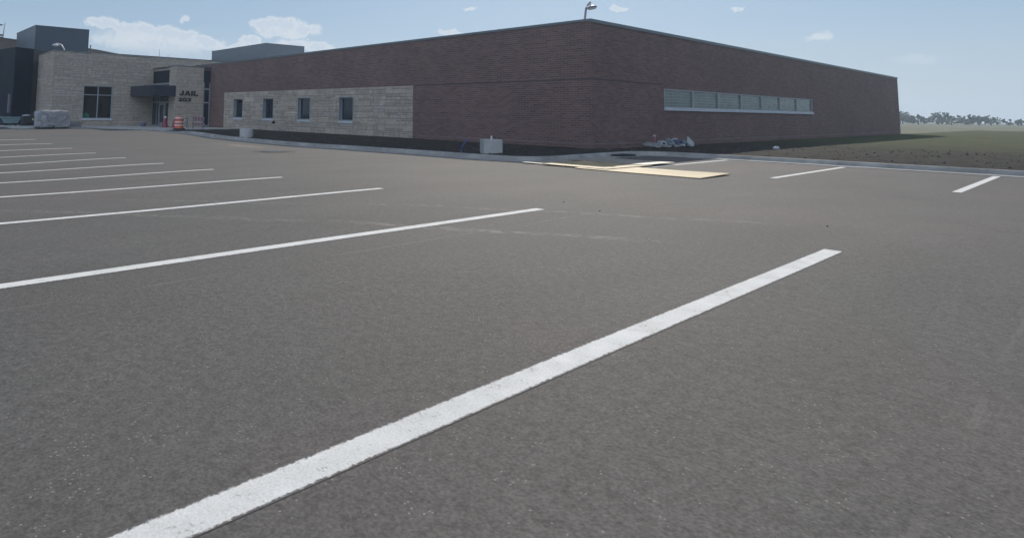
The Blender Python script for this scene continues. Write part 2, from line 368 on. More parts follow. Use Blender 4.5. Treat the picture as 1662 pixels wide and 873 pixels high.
M = dict(
    asphalt=asphalt(),
    brick=brick('dark_brick', (.112, .068, .060), (.184, .106, .094), (.205, .156, .144)),
    brick2=brick('brown_brick', (.19, .14, .13), (.23, .17, .155), (.25, .21, .19), .12, .4, .012),
    stone=stone('cut_stone'), soil=dirt_mat(), glassblock=glassblock(), film=film(), ply=plywood(), clear=clearglass(),
    concrete=mat('concrete', (.38, .38, .36), .85, var=.16, vscale=2.5, bump=.3, bscale=25),
    curb=mat('kerb_concrete', (.29, .285, .265), .85, var=.3, vscale=1.6, bump=.4, bscale=18),
    paint=mat('white_road_paint', (.70, .70, .69), .75, var=.12, vscale=14, bump=.25, bscale=120),
    coping=mat('coping_metal', (.13, .155, .165), .4, .3, var=.12, vscale=.6),
    box=mat('grey_metal_panel', (.18, .205, .225), .38, .35, var=.06, vscale=.5),
    darkbox=mat('dark_metal_panel', (.060, .085, .11), .42, .2, var=.08, vscale=.5),
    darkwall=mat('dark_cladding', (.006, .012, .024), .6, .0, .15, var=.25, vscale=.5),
    glass=mat('dark_window_glass', (.010, .020, .034), .05, 0, .35),
    frame=mat('aluminium_frame', (.30, .33, .35), .45, .3, var=.05),
    sill=mat('limestone_sill', (.50, .52, .55), .7, var=.08, vscale=5),
    black=mat('black_metal', (.012, .013, .018), .5),
    canopy=mat('canopy_metal', (.020, .027, .048), .4, .2, var=.1, vscale=1),
    roof=mat('roof_membrane', (.25, .26, .27), .9, var=.15, vscale=1),
    joint=mat('dark_sealant', (.085, .068, .07), .9), flash=mat('flashing_metal', (.28, .26, .27), .5, .3),
    lampw=mat('lamp_white_paint', (.62, .62, .62), .4, .1), lampg=mat('lamp_grey_paint', (.33, .30, .32), .45, .2),
    lens=mat('lamp_lens', (.35, .42, .42), .2),
    orange=mat('barrel_orange_plastic', (.62, .13, .06), .5, var=.1, vscale=6), white=mat('reflective_white', (.72, .68, .66), .4, var=.08, vscale=10),
    rubber=mat('black_rubber', (.02, .02, .022), .8), red=mat('faded_red_plastic', (.20, .03, .055), .55, var=.12, vscale=5),
    pink=mat('barricade_pink_stripe', (.22, .10, .12), .6, var=.15, vscale=8), steel=mat('weathered_steel', (.16, .17, .19), .5, .4, var=.2, vscale=8),
    blue=mat('blue_plastic_pipe', (.06, .10, .36), .4), greentub=mat('pale_green_plastic', (.20, .29, .30), .6, var=.1, vscale=3),
    wood=mat('old_lumber', (.27, .28, .28), .85, var=.25, vscale=6), tarpw=mat('white_tarp', (.40, .42, .47), .6, var=.1, vscale=5, bump=.6, bscale=8),
    tarpb=mat('blue_tarp', (.05, .06, .11), .6, var=.2, vscale=5, bump=.6, bscale=8), tarpg=mat('grey_green_plastic_sheet', (.14, .18, .19), .6, var=.25, vscale=4, bump=.6, bscale=8),
    redpost=mat('red_marker_post', (.24, .11, .12), .7), cap=mat('post_cap_grey', (.4, .4, .42), .6), yellow=mat('yellow_green_label', (.42, .44, .22), .6),
    green=mat('green_fabric', (.06, .62, .34), .7, var=.2, vscale=6), pot=mat('red_brown_fabric', (.30, .06, .05), .7),
    lawn=mat('field_grass', (.07, .085, .035), .95, var=.35, vscale=.15, tintc=(.10, .10, .05)),
    iron=mat('cast_iron', (.028, .030, .034), .6, .4, var=.2, vscale=10), room=mat('dark_room_paint', (.02, .024, .03), .9),
    plate=mat('pale_blue_bucket', (.10, .11, .17), .6), silt=mat('dark_silt', (.055, .052, .045), .95, var=.3, vscale=3),
)


def interp(x, T):
    if x <= T[0][0]: return T[0][1]
    for (a, p), (b, q) in zip(T, T[1:]):
        if x <= b:
            t_ = (x - a) / (b - a); t_ = t_ * t_ * (3 - 2 * t_) * .5 + t_ * .5
            return p + (q - p) * t_
    return T[-1][1]


EDGE = [(-40, .06), (-28, .05), (-23, .02), (-21, 0.), (-17.5, -.096), (-14, -.123), (-10.5, -.13), (-6.2, -.088), (-3.2, -.066), (-.4, -.055), (1.8, -.02), (3, 0.), (40, 0.)]
STALL = [(-45, .06), (-30, .05), (-23, .0), (-18.9, -.045), (-15.9, -.10), (-13, -.136), (-10, -.148), (-7, -.126), (-4, -.09), (-1, -.025), (1.9, .047), (4.9, .123), (7.8, .166), (11, .18), (60, .18)]
DEEP = [(-45, .06), (-30, .02), (-18.9, -.06), (-15.9, -.134), (-13, -.187), (-10, -.212), (-7, -.209), (-4, -.153), (-1, -.075), (1.9, .02), (4.9, .103), (7.8, .173), (11, .19), (60, .19)]


def lot(x, y):
    a = interp(x, EDGE)
    if y >= -6: return a
    b = interp(x, STALL)
    if y >= -13.77:
        t_ = (-6 - y) / 7.77; t_ = t_ * t_ * (3 - 2 * t_); return a + (b - a) * t_
    t_ = min(1, (-13.77 - y) / 4.); t_ = t_ * t_ * (3 - 2 * t_)
    return b + (interp(x, DEEP) - b) * t_


# ------------------------------------------------------------------ ground
xs = [-70, -60, -52, -46, -42] + [-40 + .5 * i for i in range(0, 120)] + [20 + 2 * i for i in range(0, 26)]
ys = [-70, -60, -50, -44, -38, -34, -31] + [-29 + .5 * i for i in range(0, 65)]
b = MB()
for y in ys:
    for x in xs: b.v.append((x, y, lot(x, y)))
nx = len(xs)
for j in range(len(ys) - 1):
    for i in range(nx - 1):
        b.f.append((j * nx + i, j * nx + i + 1, (j + 1) * nx + i + 1, (j + 1) * nx + i)); b.c.append(None); b.m.append(0)
asph = b.build('parking_lot', M['asphalt'], smooth=True); tag(asph, kind='structure')
g = MB().quad((-440, -440, -.35), (440, -440, -.35), (440, 440, -.35), (-440, 440, -.35)).build('ground', M['lawn']); tag(g, kind='structure')


def facet(x, y):
    """height of the triangulated asphalt mesh at x, y"""
    i = max(k for k in range(len(xs) - 1) if xs[k] <= x); j = max(k for k in range(len(ys) - 1) if ys[k] <= y)
    u = (x - xs[i]) / (xs[i + 1] - xs[i]); v = (y - ys[j]) / (ys[j + 1] - ys[j])
    z00, z10, z11, z01 = lot(xs[i], ys[j]), lot(xs[i + 1], ys[j]), lot(xs[i + 1], ys[j + 1]), lot(xs[i], ys[j + 1])
    return max(z00 + u * (z10 - z00) + v * (z11 - z10) if u >= v else z00 + v * (z01 - z00) + u * (z11 - z01),
               (1 - u) * (1 - v) * z00 + u * (1 - v) * z10 + u * v * z11 + (1 - u) * v * z01)


def strip(b, x0, y0, x1, y1, wd, off=.0015):
    yy = sorted({y0, y1, *[y for y in ys if y0 < y < y1]}); L_, R_ = x0 - wd / 2, x0 + wd / 2
    xx = sorted({L_, R_, *[x for x in xs if L_ < x < R_]}); base = len(b.v); n = len(xx)
    for y in yy:
        for x in xx: b.v.append((x, y, facet(x, y) + off))
    for j in range(len(yy) - 1):
        for i in range(n - 1):
            q = base + j * n + i; b.f.append((q, q + 1, q + n + 1, q + n)); b.c.append(None); b.m.append(0)


b = MB()
for k in range(-3, 10): strip(b, 7.815 - 2.97 * k, -24.7, 7.815 - 2.97 * k, -13.77, .150)
tag(b.build('stall_markings', road_paint('worn_road_paint', 7.815)), kind='structure')
b = MB()
for k in range(0, 9): strip(b, 4.42 + 2.97 * k, -4.95, 4.42 + 2.97 * k, .30, .165)
tag(b.build('stall_markings', road_paint('kerbside_road_paint', 4.42)), kind='structure')

# kerb + gutter swept along its path
def arc(cx, cy, r, a0, a1, n=10): return [(cx + r * math.cos(R(a0 + (a1 - a0) * i / n)), cy + r * math.sin(R(a0 + (a1 - a0) * i / n))) for i in range(n + 1)]
path = [(-25.6 + .5 * i, -5.2) for i in range(0, 52)] + arc(.45, -4.3, .9, -90, 0) + [(1.30, -3.4), (1.24, -2.4), (1.18, -1.2)] + arc(2.08, .02, .9, 180, 90) + [(2.4 + i * 1., .93) for i in range(0, 40)]
PROF = [(0., -.3), (0., .115), (.02, .125), (.13, .125), (.16, .105), (.19, .012), (.70, .016), (.70, -.3)]
b = MB(); pv = [Vector((x, y)) for x, y in path]
for i, p_ in enumerate(pv):
    t_ = (pv[min(i + 1, len(pv) - 1)] - pv[max(i - 1, 0)]).normalized(); nr = Vector((t_.y, -t_.x))
    for (o_, h) in PROF:
        q = p_ + nr * o_; z0 = lot(p_.x, p_.y)
        hh = h if h < .05 else h * min(1, max(.1, (i - 1) / 5))
        b.v.append((q.x, q.y, lot(q.x, q.y) + hh if h < .05 else z0 + hh))
k = len(PROF)
for i in range(len(pv) - 1):
    for j in range(k - 1): b.f.append((i * k + j, (i + 1) * k + j, (i + 1) * k + j + 1, i * k + j + 1)); b.c.append(None); b.m.append(0)
tag(b.build('kerb', M['curb']), kind='structure')
# expansion joints sawn across the kerb (dark slots)
b = MB()
for x in [-22 + 3. * i for i in range(0, 8)]:
    z0 = lot(x, -5.2); b.box(x - .008, x + .008, -5.345, -5.19, z0 + .08, z0 + .128)
tag(b.build('kerb_joints', M['joint']), kind='structure')

# planting bed of bare soil between kerb and walls
def inbed(x, y):
    if x < -25.6 or x > 41: return False
    if x <= .45: return -5.13 < y < .3
    if y < -4.3: return (x - .45) ** 2 + (y + 4.3) ** 2 < .83 ** 2
    if y < .02: return x < 1.30 - .05 - max(0, (y + 3.4)) * .035
    if y < .93 and x < 2.08: return (x - 2.08) ** 2 + (y - .02) ** 2 > .97 ** 2 and x < 2.08
    return y > .99
def bedz(x, y):
    kx = min(x, 1.2); ky = max(y, -5.2)
    dk = min(abs(ky + 5.2), 5) if x < 1 else (y - .93 if y > .93 else 1.2 - x)
    t_ = max(0, min(1, dk / 3.5)); z0 = lot(x, -6) + .10
    z = z0 * (1 - t_) + .135 * t_
    a = min(1, dk / .4) * (1 - .55 * t_)
    P_ = Vector((x, y, 0))
    z += a * (.05 * mn.fractal(P_ * 1.3, 1., 2., 4) + .028 * mn.fractal(P_ * 4.5, 1., 2., 3))
    return z
b = MB(); idx = {}
def vid(x, y):
    kk = (round(x, 3), round(y, 3))
    if kk not in idx: idx[kk] = len(b.v); b.v.append((x, y, bedz(x, y)))
    return idx[kk]
def bedgrid(xa, xb, ya, yb, st):
    for i in range(int(round((xb - xa) / st))):
        for j in range(int(round((yb - ya) / st))):
            x, y = xa + i * st, ya + j * st
            if inbed(x + st / 2, y + st / 2):
                b.f.append((vid(x, y), vid(x + st, y), vid(x + st, y + st), vid(x, y + st))); b.c.append(None); b.m.append(0)
bedgrid(-25.6, 11.2, -5.2, 0., .1); bedgrid(-.4, 11.2, 0., 12., .1)
tag(b.build('soil_bed', M['soil'], smooth=True), kind='structure')
b = MB(); idx.clear()
bedgrid(10.8, 41.2, .8, 80.8, .8); bedgrid(-.4, 11.6, 11.6, 80.4, .8)
tag(b.build('rough_grass_ground', M['soil'], smooth=True), kind='structure')

# concrete pavement along the stone wing and entrance
def slab(poly, z0, z1):
    b = MB(); n = len(poly)
    b.add([(x, y, z1) for x, y in poly] + [(x, y, z0) for x, y in poly], [tuple(range(n))] + [(n + (i + 1) % n, (i + 1) % n, i, n + i) for i in range(n)][:0] + [(i, n + i, n + (i + 1) % n, (i + 1) % n) for i in range(n)])
    return b
tag(slab([(-47, -14.5), (-38.2, -12.3), (-37, -12.0), (-33.0, -12.25), (-32.35, -11.6), (-32.2, -7.6), (-30.6, -6.6), (-28.4, -5.75), (-25.7, -5.45), (-25.6, .0), (-47, .0)], -.2, .13).build('pavement', M['concrete']), kind='structure')

# ------------------------------------------------------------------ building
jail = empty('jail_building', (0, 0, 0), 0, 'long dark brick jail with pale stone panel, stone wing and corner entrance', 'building')


def grid_wall(b, pl, c0, u0, u1, v0, v1, holes, depth=.2, rd=-1):
    """front face on plane pl ('x'|'y') = c0 with rectangular openings and reveals of given depth; rd = inward sign"""
    us = sorted({u0, u1, *[h[0] for h in holes], *[h[1] for h in holes]}); vs = sorted({v0, v1, *[h[2] for h in holes], *[h[3] for h in holes]})
    def P3(u, v, dd=0.): return (c0 + dd, u, v) if pl == 'x' else (u, c0 + dd, v)
    for a, a2 in zip(us, us[1:]):
        for c, c2 in zip(vs, vs[1:]):
            mu, mv = (a + a2) / 2, (c + c2) / 2
            if any(h[0] < mu < h[1] and h[2] < mv < h[3] for h in holes): continue
            b.quad(P3(a, c), P3(a2, c), P3(a2, c2), P3(a, c2))
    dd = depth * rd
    for (a, a2, c, c2) in holes:
        b.quad(P3(a, c), P3(a, c2), P3(a, c2, dd), P3(a, c, dd)); b.quad(P3(a2, c), P3(a2, c, dd), P3(a2, c2, dd), P3(a2, c2))
        b.quad(P3(a, c2), P3(a2, c2), P3(a2, c2, dd), P3(a, c2, dd)); b.quad(P3(a, c), P3(a, c, dd), P3(a2, c, dd), P3(a2, c))


def ashlar(b, pl, c0, out, u0, u1, v0, v1, holes, seed, unit=.2, wid=(.35, .95), thick=.03, g_=.011, con=1.):
    """individually cut stones on a plane, random heights and lengths, clipped round openings"""
    rnd = random.Random(seed)
    rects = []
    v = v0
    while v < v1 - .02:
        H = min(unit * 1.5, v1 - v)
        if v1 - (v + H) < .08: H = v1 - v
        u = u0
        while u < u1 - .01:
            wd = rnd.uniform(*wid) * rnd.choice((1, 1, 1.5)); 
            if u1 - (u + wd) < .2: wd = u1 - u
            r_ = rnd.random()
            if r_ < .30: rects.append((u, u + wd, v, v + H))
            else:
                hs = rnd.choice((H / 3, H / 2, 2 * H / 3))
                for (a, c) in ((v, v + hs), (v + hs, v + H)):
                    s_ = u + wd * rnd.uniform(.3, .7)
                    if rnd.random() < .6: rects += [(u, s_, a, c), (s_, u + wd, a, c)]
                    else: rects.append((u, u + wd, a, c))
            u += wd
        v += H
    for h in holes:
        new = []
        for (a, a2, c, c2) in rects:
            if a2 <= h[0] or a >= h[1] or c2 <= h[2] or c >= h[3]: new.append((a, a2, c, c2)); continue
            if a < h[0]: new.append((a, h[0], c, c2))
            if a2 > h[1]: new.append((h[1], a2, c, c2))
            m0, m1 = max(a, h[0]), min(a2, h[1])
            if c < h[2]: new.append((m0, m1, c, h[2]))
            if c2 > h[3]: new.append((m0, m1, h[3], c2))
        rects = new
    for (a, a2, c, c2) in rects:
        if a2 - a < .03 or c2 - c < .03: continue
        t_ = thick + rnd.uniform(-.008, .012); kx = .98 + con * (rnd.uniform(-.18, .17) + (.25 if rnd.random() < .04 else 0.))
        wm = rnd.uniform(-.012, .014)
        tint = (kx * (.415 + wm), kx * .362, kx * (.300 - wm))
        lo, hi = (c0, c0 + t_ * out) if out > 0 else (c0 + t_ * out, c0)
        if pl == 'x': b.box(lo, hi, a + g_, a2 - g_, c + g_, c2 - g_, tint)
        else: b.box(a + g_, a2 - g_, lo, hi, c + g_, c2 - g_, tint)


HT = 4.755
WINS = [(-27.45, -26.20, .86, 2.13), (-23.42, -22.17, .86, 2.13), (-19.32, -18.05, .86, 2.12), (-15.2, -13.98, .86, 2.11)]
SP = (-28.95, -9.37, .14, 2.60)
STRIP = (5.42, 5.42 + 2.66 * 7, 1.66, 2.43)
YEND = 46.
b = MB()
grid_wall(b, 'y', 0., -36., 0., -.2, HT, WINS, .20, 1)
grid_wall(b, 'x', 0., 0., YEND, -.2, HT, [STRIP], .10, -1)
b.quad((-36, YEND, -.2), (0, YEND, -.2), (0, YEND, HT), (-36, YEND, HT)); b.quad((-36, 3.9, -.2), (-36, YEND, -.2), (-36, YEND, HT), (-36, 3.9, HT))
b.build('brick_wall', M['brick'], jail)
MB().box(-35.98, -.3, .3, YEND - .3, 4.3, 4.45).build('roof', M['roof'], jail)
# dark joint line round the brick, weep flashing near the ground
b = MB(); b.box(-9.30, .004, -.004, .0, 2.575, 2.625); b.box(0., .004, 0., 5.36, 2.575, 2.625); b.build('joint_band', M['joint'], jail)
b = MB(); b.box(-9.30, .008, -.008, .0, .279, .290); b.box(0., .008, 0., YEND, .279, .290); b.build('base_flashing', M['flash'], jail)
b = MB(); b.box(-34.0, .035, -.035, .28, HT, HT + .02); b.box(-34.0, .035, -.035, -.012, HT - .075, HT)
b.box(-.25, .035, .28, YEND, HT, HT + .02); b.box(.012, .035, -.012, YEND, HT - .10, HT)
b.build('coping', M['coping'], jail)
# stone panel
b = MB(); ashlar(b, 'y', 0., -1, SP[0], SP[1], SP[2], SP[3], [(h[0], h[1], h[2] - .13, h[3]) for h in WINS], 11, .2, (.35, .95), .03, .0085, .8)
b.build('stone_panel', M['stone'], jail)
for i, (a, a2, c, c2) in enumerate(WINS):
    f = MB(); t_ = .05; y0, y1 = .10, .15
    f.box(a, a + t_ + .03, y0, y1, c, c2); f.box(a2 - t_, a2, y0, y1, c, c2); f.box(a + t_ + .03, a2 - t_, y0, y1, c2 - t_, c2); f.box(a + t_ + .03, a2 - t_, y0, y1, c, c + t_)
    fo = f.build('window', M['frame'], jail)
    MB().box(a + .06, a2 - .04, .12, .14, c + .03, c2 - .03).build('pane', M['glass'], fo)
    MB().box(a - .02, a2 + .02, -.075, .10, c - .125, c).build('sill', M['sill'], fo, bevel=.008)
    f = MB(); f.box(a - .02, a + .012, -.05, .10, c, c2 + .02); f.box(a2 - .012, a2 + .02, -.05, .10, c, c2 + .02); f.box(a + .012, a2 - .012, -.05, .10, c2 - .012, c2 + .02)
    f.build('trim', M['frame'], fo)
# strip window of glass block
a, a2, c, c2 = STRIP
f = MB(); f.box(-.06, .012, a, a2, c2 - .05, c2); f.box(-.06, .012, a, a2, c, c + .04)
for i in range(0, 8):
    y = a + 2.66 * i
    f.box(-.06, .010, y if i == 0 else y - .09, (y + .05) if i < 7 else y - .001, c + .04, c2 - .05)
fo = f.build('window', M['frame'], jail); fo['label'] = 'long strip window of glass blocks'
for i in range(7):
    MB().box(-.09, -.045, a + 2.66 * i + .05, a + 2.66 * (i + 1) - .09, c + .04, c2 - .05).build('pane', M['glassblock'], fo)
MB().box(-.05, .07, a - .03, a2 + .03, c - .125, c).build('sill', M['sill'], fo, bevel=.008)
# hose bib
f = MB().box(-22.06, -21.90, -.06, -.04, .56, .74).tube([(-21.98, -.05, .65), (-21.98, -.16, .65), (-21.98, -.18, .58)], .04, 8)
f.tube([(-21.98, -.12, .65), (-21.98, -.13, .65)], .07, 10); f.build('hose_bib', M['black'], jail)

# stone wing
PW = (-7.46, -5.44, .66, 3.0)
b = MB(); grid_wall(b, 'x', -36., -9.42, 4.6, -.1, 5.42, [PW], .12, -1)
b.quad((-40.8, -9.42, -.1), (-36, -9.42, -.1), (-36, -9.42, 5.42), (-40.8, -9.42, 5.42)); b.quad((-40.8, -9.42, -.1), (-40.8, 4.6, -.1), (-40.8, 4.6, 5.42), (-40.8, -9.42, 5.42))
b.quad((-40.8, 4.6, -.1), (-36, 4.6, -.1), (-36, 4.6, 5.42), (-40.8, 4.6, 5.42)); b.quad((-40.8, -9.42, 5.42), (-36, -9.42, 5.42), (-36, 4.6, 5.42), (-40.8, 4.6, 5.42))
b.build('wing_wall', M['joint'], jail)
b = MB(); ashlar(b, 'x', -36., 1, -9.42, 4.6, 0., 5.37, [(PW[0], PW[1], PW[2] - .12, PW[3]), (-2.5, .1, 0., 4.4)], 21, .16, (.5, 1.5), .03, .006, .5)
ashlar(b, 'y', -9.42, -1, -40.8, -35.97, 0., 5.37, [], 22, .16, (.5, 1.5), .03, .006, .5)
b.build('stone_cladding', M['stone'], jail)
b = MB(); b.box(-36.3, -35.955, -9.46, 4.6, 5.37, 5.43); b.box(-40.8, -36.3, -9.46, -9.1, 5.37, 5.43); b.build('coping', M['coping'], jail)
a, a2, c, c2 = PW
f = MB()
for (p0, p1, q0, q1) in ((a, a + .07, c, c2), (a2 - .07, a2, c, c2), (a + .07, a2 - .07, c2 - .05, c2), (a + .07, a2 - .07, c, c + .05), (-6.48, -6.41, c + .05, c2 - .05), (a + .07, -6.48, 2.32, 2.38), (-6.41, a2 - .07, 2.32, 2.38)):
    f.box(-36.08, -36.02, p0, p1, q0, q1)
pw = f.build('window', M['frame'], jail); pw['label'] = 'large four pane picture window in stone wall'
for (p0, p1) in ((a + .06, -6.47), (-6.42, a2 - .06)):
    for (q0, q1) in ((c + .04, 2.33), (2.37, c2 - .04)): MB().box(-36.056, -36.044, p0, p1, q0, q1).build('pane', M['clear'], pw)
MB().box(-36.1, -35.90, a - .05, a2 + .05, c - .13, c).build('sill', M['sill'], pw, bevel=.008)
f = MB(); f.box(-38.5, -38.45, a - 1, a2 + 1, -.1, 4.); f.box(-38.45, -36.13, a - 1., a - .95, -.1, 4); f.box(-38.45, -36.13, a2 + .95, a2 + 1., -.1, 4); f.box(-38.45, -36.13, a - .95, a2 + .95, 3.9, 4.); f.box(-38.45, -36.13, a - .95, a2 + .95, -.1, -.02)
f.build('room', M['room'], jail)

# entrance block: X -36..-31.31, Y -2.58..0
b = MB()
b.box(-32.60, -31.34, -2.55, -.56, .0, 4.42)       # pier core
b.box(-35.98, -32.6, -2.45, -.1, 4.22, 4.42); b.box(-35.98, -32.6, -2.2, -2.1, .0, 3.3); b.box(-31.9, -31.8, -.56, 0., .0, 4.42); b.box(-31.9, -31.34, -.56, 0., 4.22, 4.42); b.box(-35.98, -32.6, -2.45, -.3, 3.31, 4.22)
b.build('entrance_core', M['joint'], jail)
b = MB()
ashlar(b, 'y', -2.55, -1, -32.60, -31.31, .12, 4.44, [], 31, .16, (.4, .9), .03, .005, .35); ashlar(b, 'x', -31.34, 1, -2.58, -.54, .12, 4.44, [], 32, .16, (.45, 1.1), .025, .005, .35)
ashlar(b, 'y', -2.45, -1, -35.96, -32.62, 4.24, 4.44, [], 33, .2, (.4, .9), .03); ashlar(b, 'x', -31.40, 1, -.54, 0., 4.22, 4.44, [], 34, .2, (.3, .5))
b.build('stone_pier', M['stone'], jail)
MB().box(-36.0, -31.29, -2.60, .0, 4.44, 4.50).build('coping', M['coping'], jail)
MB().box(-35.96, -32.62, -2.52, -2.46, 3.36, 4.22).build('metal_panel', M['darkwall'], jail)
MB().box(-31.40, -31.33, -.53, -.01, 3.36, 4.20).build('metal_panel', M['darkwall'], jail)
# storefront on the south side
f = MB(); Y0, Y1 = -2.52, -2.46; zb, zt = .14, 3.32
for x in (-35.95, -35.02, -34.58, -33.36, -32.68): f.box(x - .04, x + .04, Y0, Y1, zb, zt)
for z in (.20, 1.92, 2.38, 3.26):
    for (p0, p1) in ((-35.91, -35.06), (-34.98, -34.62), (-34.54, -33.40), (-33.32, -32.72)):
        if z == .20 and p0 == -34.54: continue
        f.box(p0, p1, Y0, Y1, z - .06, z + .05)
st = f.build('storefront', M['frame'], jail)
for (p0, p1) in ((-35.91, -35.06), (-34.98, -34.62), (-33.32, -32.72)):
    for (q0, q1) in ((.25, 1.86), (1.97, 2.32), (2.43, 3.20)): MB().box(p0, p1, -2.50, -2.48, q0, q1).build('pane', M['glass'], st)
for (q0, q1) in ((1.97, 2.32), (2.43, 3.20)): MB().box(-34.54, -33.40, -2.50, -2.48, q0, q1).build('pane', M['glass'], st)
f = MB(); f.box(-34.53, -34.34, -2.54, -2.48, .15, 1.85); f.box(-33.60, -33.41, -2.54, -2.48, .15, 1.85); f.box(-34.34, -33.60, -2.54, -2.48, .15, .42); f.box(-34.34, -33.60, -2.54, -2.48, 1.70, 1.85)
dr = f.build('door', M['frame'], jail)
MB().box(-34.34, -33.60, -2.52, -2.50, .42, 1.70).build('pane', M['glass'], dr)
MB().tube([(-33.66, -2.54, .8), (-33.66, -2.60, .82), (-33.66, -2.60, 1.3), (-33.66, -2.54, 1.32)], .014, 8).build('handle', M['steel'], dr)
# side light beside the pier
f = MB()
for y in (-.49, -.04): f.box(-31.40, -31.34, y - .04, y + .035, .14, 3.36)
for z in (.22, 1.90, 2.88): f.box(-31.40, -31.34, -.45, -.08, z - .05, z + .05)
sd = f.build('side_light', M['frame'], jail)
for (q0, q1) in ((.27, 1.85), (1.95, 2.83), (2.93, 3.35)): MB().box(-31.38, -31.36, -.45, -.08, q0, q1).build('pane', M['glass'], sd)
# canopy
can = MB().box(-35.96, -31.32, -4.18, -2.58, 2.31, 3.03).build('entrance_canopy', M['canopy'], jail, bevel=.01)
MB().box(-35.97, -31.30, -4.20, -2.59, 3.03, 3.06).build('cap', M['coping'], can)

# raised letters on the pier
G = {'J': (.78, [[(.45, 1), (.78, 1), (.78, .22), (.62, 0), (.14, 0), (0, .18), (0, .38), (.28, .38), (.28, .27), (.45, .27)]]),
     'A': (1.05, [[(0, 0), (.36, 1), (.525, 1), (.525, .72), (.44, .42), (.525, .42), (.525, .2), (.37, .2), (.31, 0)], [(1.05, 0), (.69, 1), (.525, 1), (.525, .72), (.61, .42), (.525, .42), (.525, .2), (.68, .2), (.74, 0)]]),
     'I': (.32, [[(0, 0), (.32, 0), (.32, 1), (0, 1)]]), 'L': (.85, [[(0, 0), (0, 1), (.32, 1), (.32, .28), (.85, .28), (.85, 0)]]),
     '2': (.8, [[(0, 0), (.8, 0), (.8, .26), (.42, .26), (.78, .55), (.78, .85), (.65, 1), (.12, 1), (0, .85), (0, .68), (.28, .68), (.28, .76), (.5, .76), (.5, .62), (0, .22)]]),
     '0': (.84, [[(.42, 0), (.12, 0), (0, .15), (0, .85), (.12, 1), (.42, 1), (.42, .76), (.28, .72), (.28, .28), (.42, .24)], [(.42, 0), (.72, 0), (.84, .15), (.84, .85), (.72, 1), (.42, 1), (.42, .76), (.56, .72), (.56, .28), (.42, .24)]]),
     '3': (.8, [[(0, 0), (.65, 0), (.8, .14), (.8, .4), (.72, .5), (.8, .6), (.8, .86), (.65, 1), (0, 1), (0, .77), (.5, .77), (.5, .61), (.2, .61), (.2, .4), (.5, .4), (.5, .23), (0, .23)]])}
def glyphs(txt, y0, y1, z0, z1, name, xo=-31.305):
    gap = .13; tot = sum(G[c_][0] for c_ in txt) + gap * (len(txt) - 1); k_ = (y1 - y0) / tot; cur = y0
    for c_ in txt:
        b = MB()
        for poly in G[c_][1]:
            n = len(poly); P_ = [(cur + px * k_, z0 + pz * (z1 - z0)) for px, pz in poly]
            b.add([(xo + .035, y, z) for y, z in P_] + [(xo, y, z) for y, z in P_], [tuple(range(n)), tuple(reversed(range(n, 2 * n)))] + [(i, n + i, n + (i + 1) % n, (i + 1) % n) for i in range(n)])
        b.build(name, M['black'], jail); cur += (G[c_][0] + gap) * k_
glyphs('JAIL', -2.33, -.93, 2.36, 2.71, 'letter')
glyphs('203', -2.37, -1.47, 1.96, 2.21, 'digit')

# roof enclosures
e = MB().box(-44.34, -34., 6., 9.76, 4.44, 6.95).build('roof_enclosure', M['box'], jail); e['label'] = 'grey metal box on the brick roof'
MB().box(-44.37, -33.97, 5.97, 9.79, 6.95, 7.0).build('cap', M['coping'], e)
for x in (-41.5, -39, -36.5): MB().box(x - .006, x + .006, 5.995, 6.0, 4.45, 6.95).build('seam', M['coping'], e)

# metal clad building far left
dk = empty('dark_clad_building', (-44, -9, 0), 0, 'dark metal clad building left of the stone wing with a tall roof box', 'building')
def poly_wall(pts, z0, z1, th=.3):
    b = MB()
    for (x0, y0), (x1, y1) in zip(pts, pts[1:]):
        b.quad((x0, y0, z0), (x1, y1, z0), (x1, y1, z1), (x0, y0, z1))
    return b
def prism(pts, z0, z1):
    n = len(pts); b = MB()
    b.add([(x + 44, y + 9, z1) for x, y in pts] + [(x + 44, y + 9, z0) for x, y in pts], [tuple(range(n)), tuple(reversed(range(n, 2 * n)))] + [(i, n + i, n + (i + 1) % n, (i + 1) % n) for i in range(n)])
    return b
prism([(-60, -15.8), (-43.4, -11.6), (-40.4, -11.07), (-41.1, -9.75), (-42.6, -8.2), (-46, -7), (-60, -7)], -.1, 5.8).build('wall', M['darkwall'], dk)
q = MB().box(-51.45 + 44, 0, -9.17 + 9, -5.16 + 9, 4.5, 7.93).build('roof_enclosure', M['darkbox'], dk)
MB().box(-51.5 + 44, .03, -9.2 + 9, -5.13 + 9, 7.93, 7.98).build('cap', M['coping'], q)
for y in (-8.2, -7.2, -6.2): MB().box(0., .006, y + 9 - .006, y + 9 + .006, 5., 7.93).build('seam', M['darkbox'], q)
bb = MB(); Mx = Matrix.Translation((3.83, -2.26, 0)) @ Matrix.Rotation(R(10), 4, 'Z'); bb.box(-.10, .10, -.12, .0, 1.0, 2.35, M=Mx); bb.build('pale_panel', M['steel'], dk)
tag(MB().box(-41.5, -39.1, -12.6, -11.2, -.1, .62).build('low_wall', mat('low_wall_concrete', (.06, .08, .09), .8, var=.15)), 'low dark concrete wall in the shade behind the green tub', 'low wall')

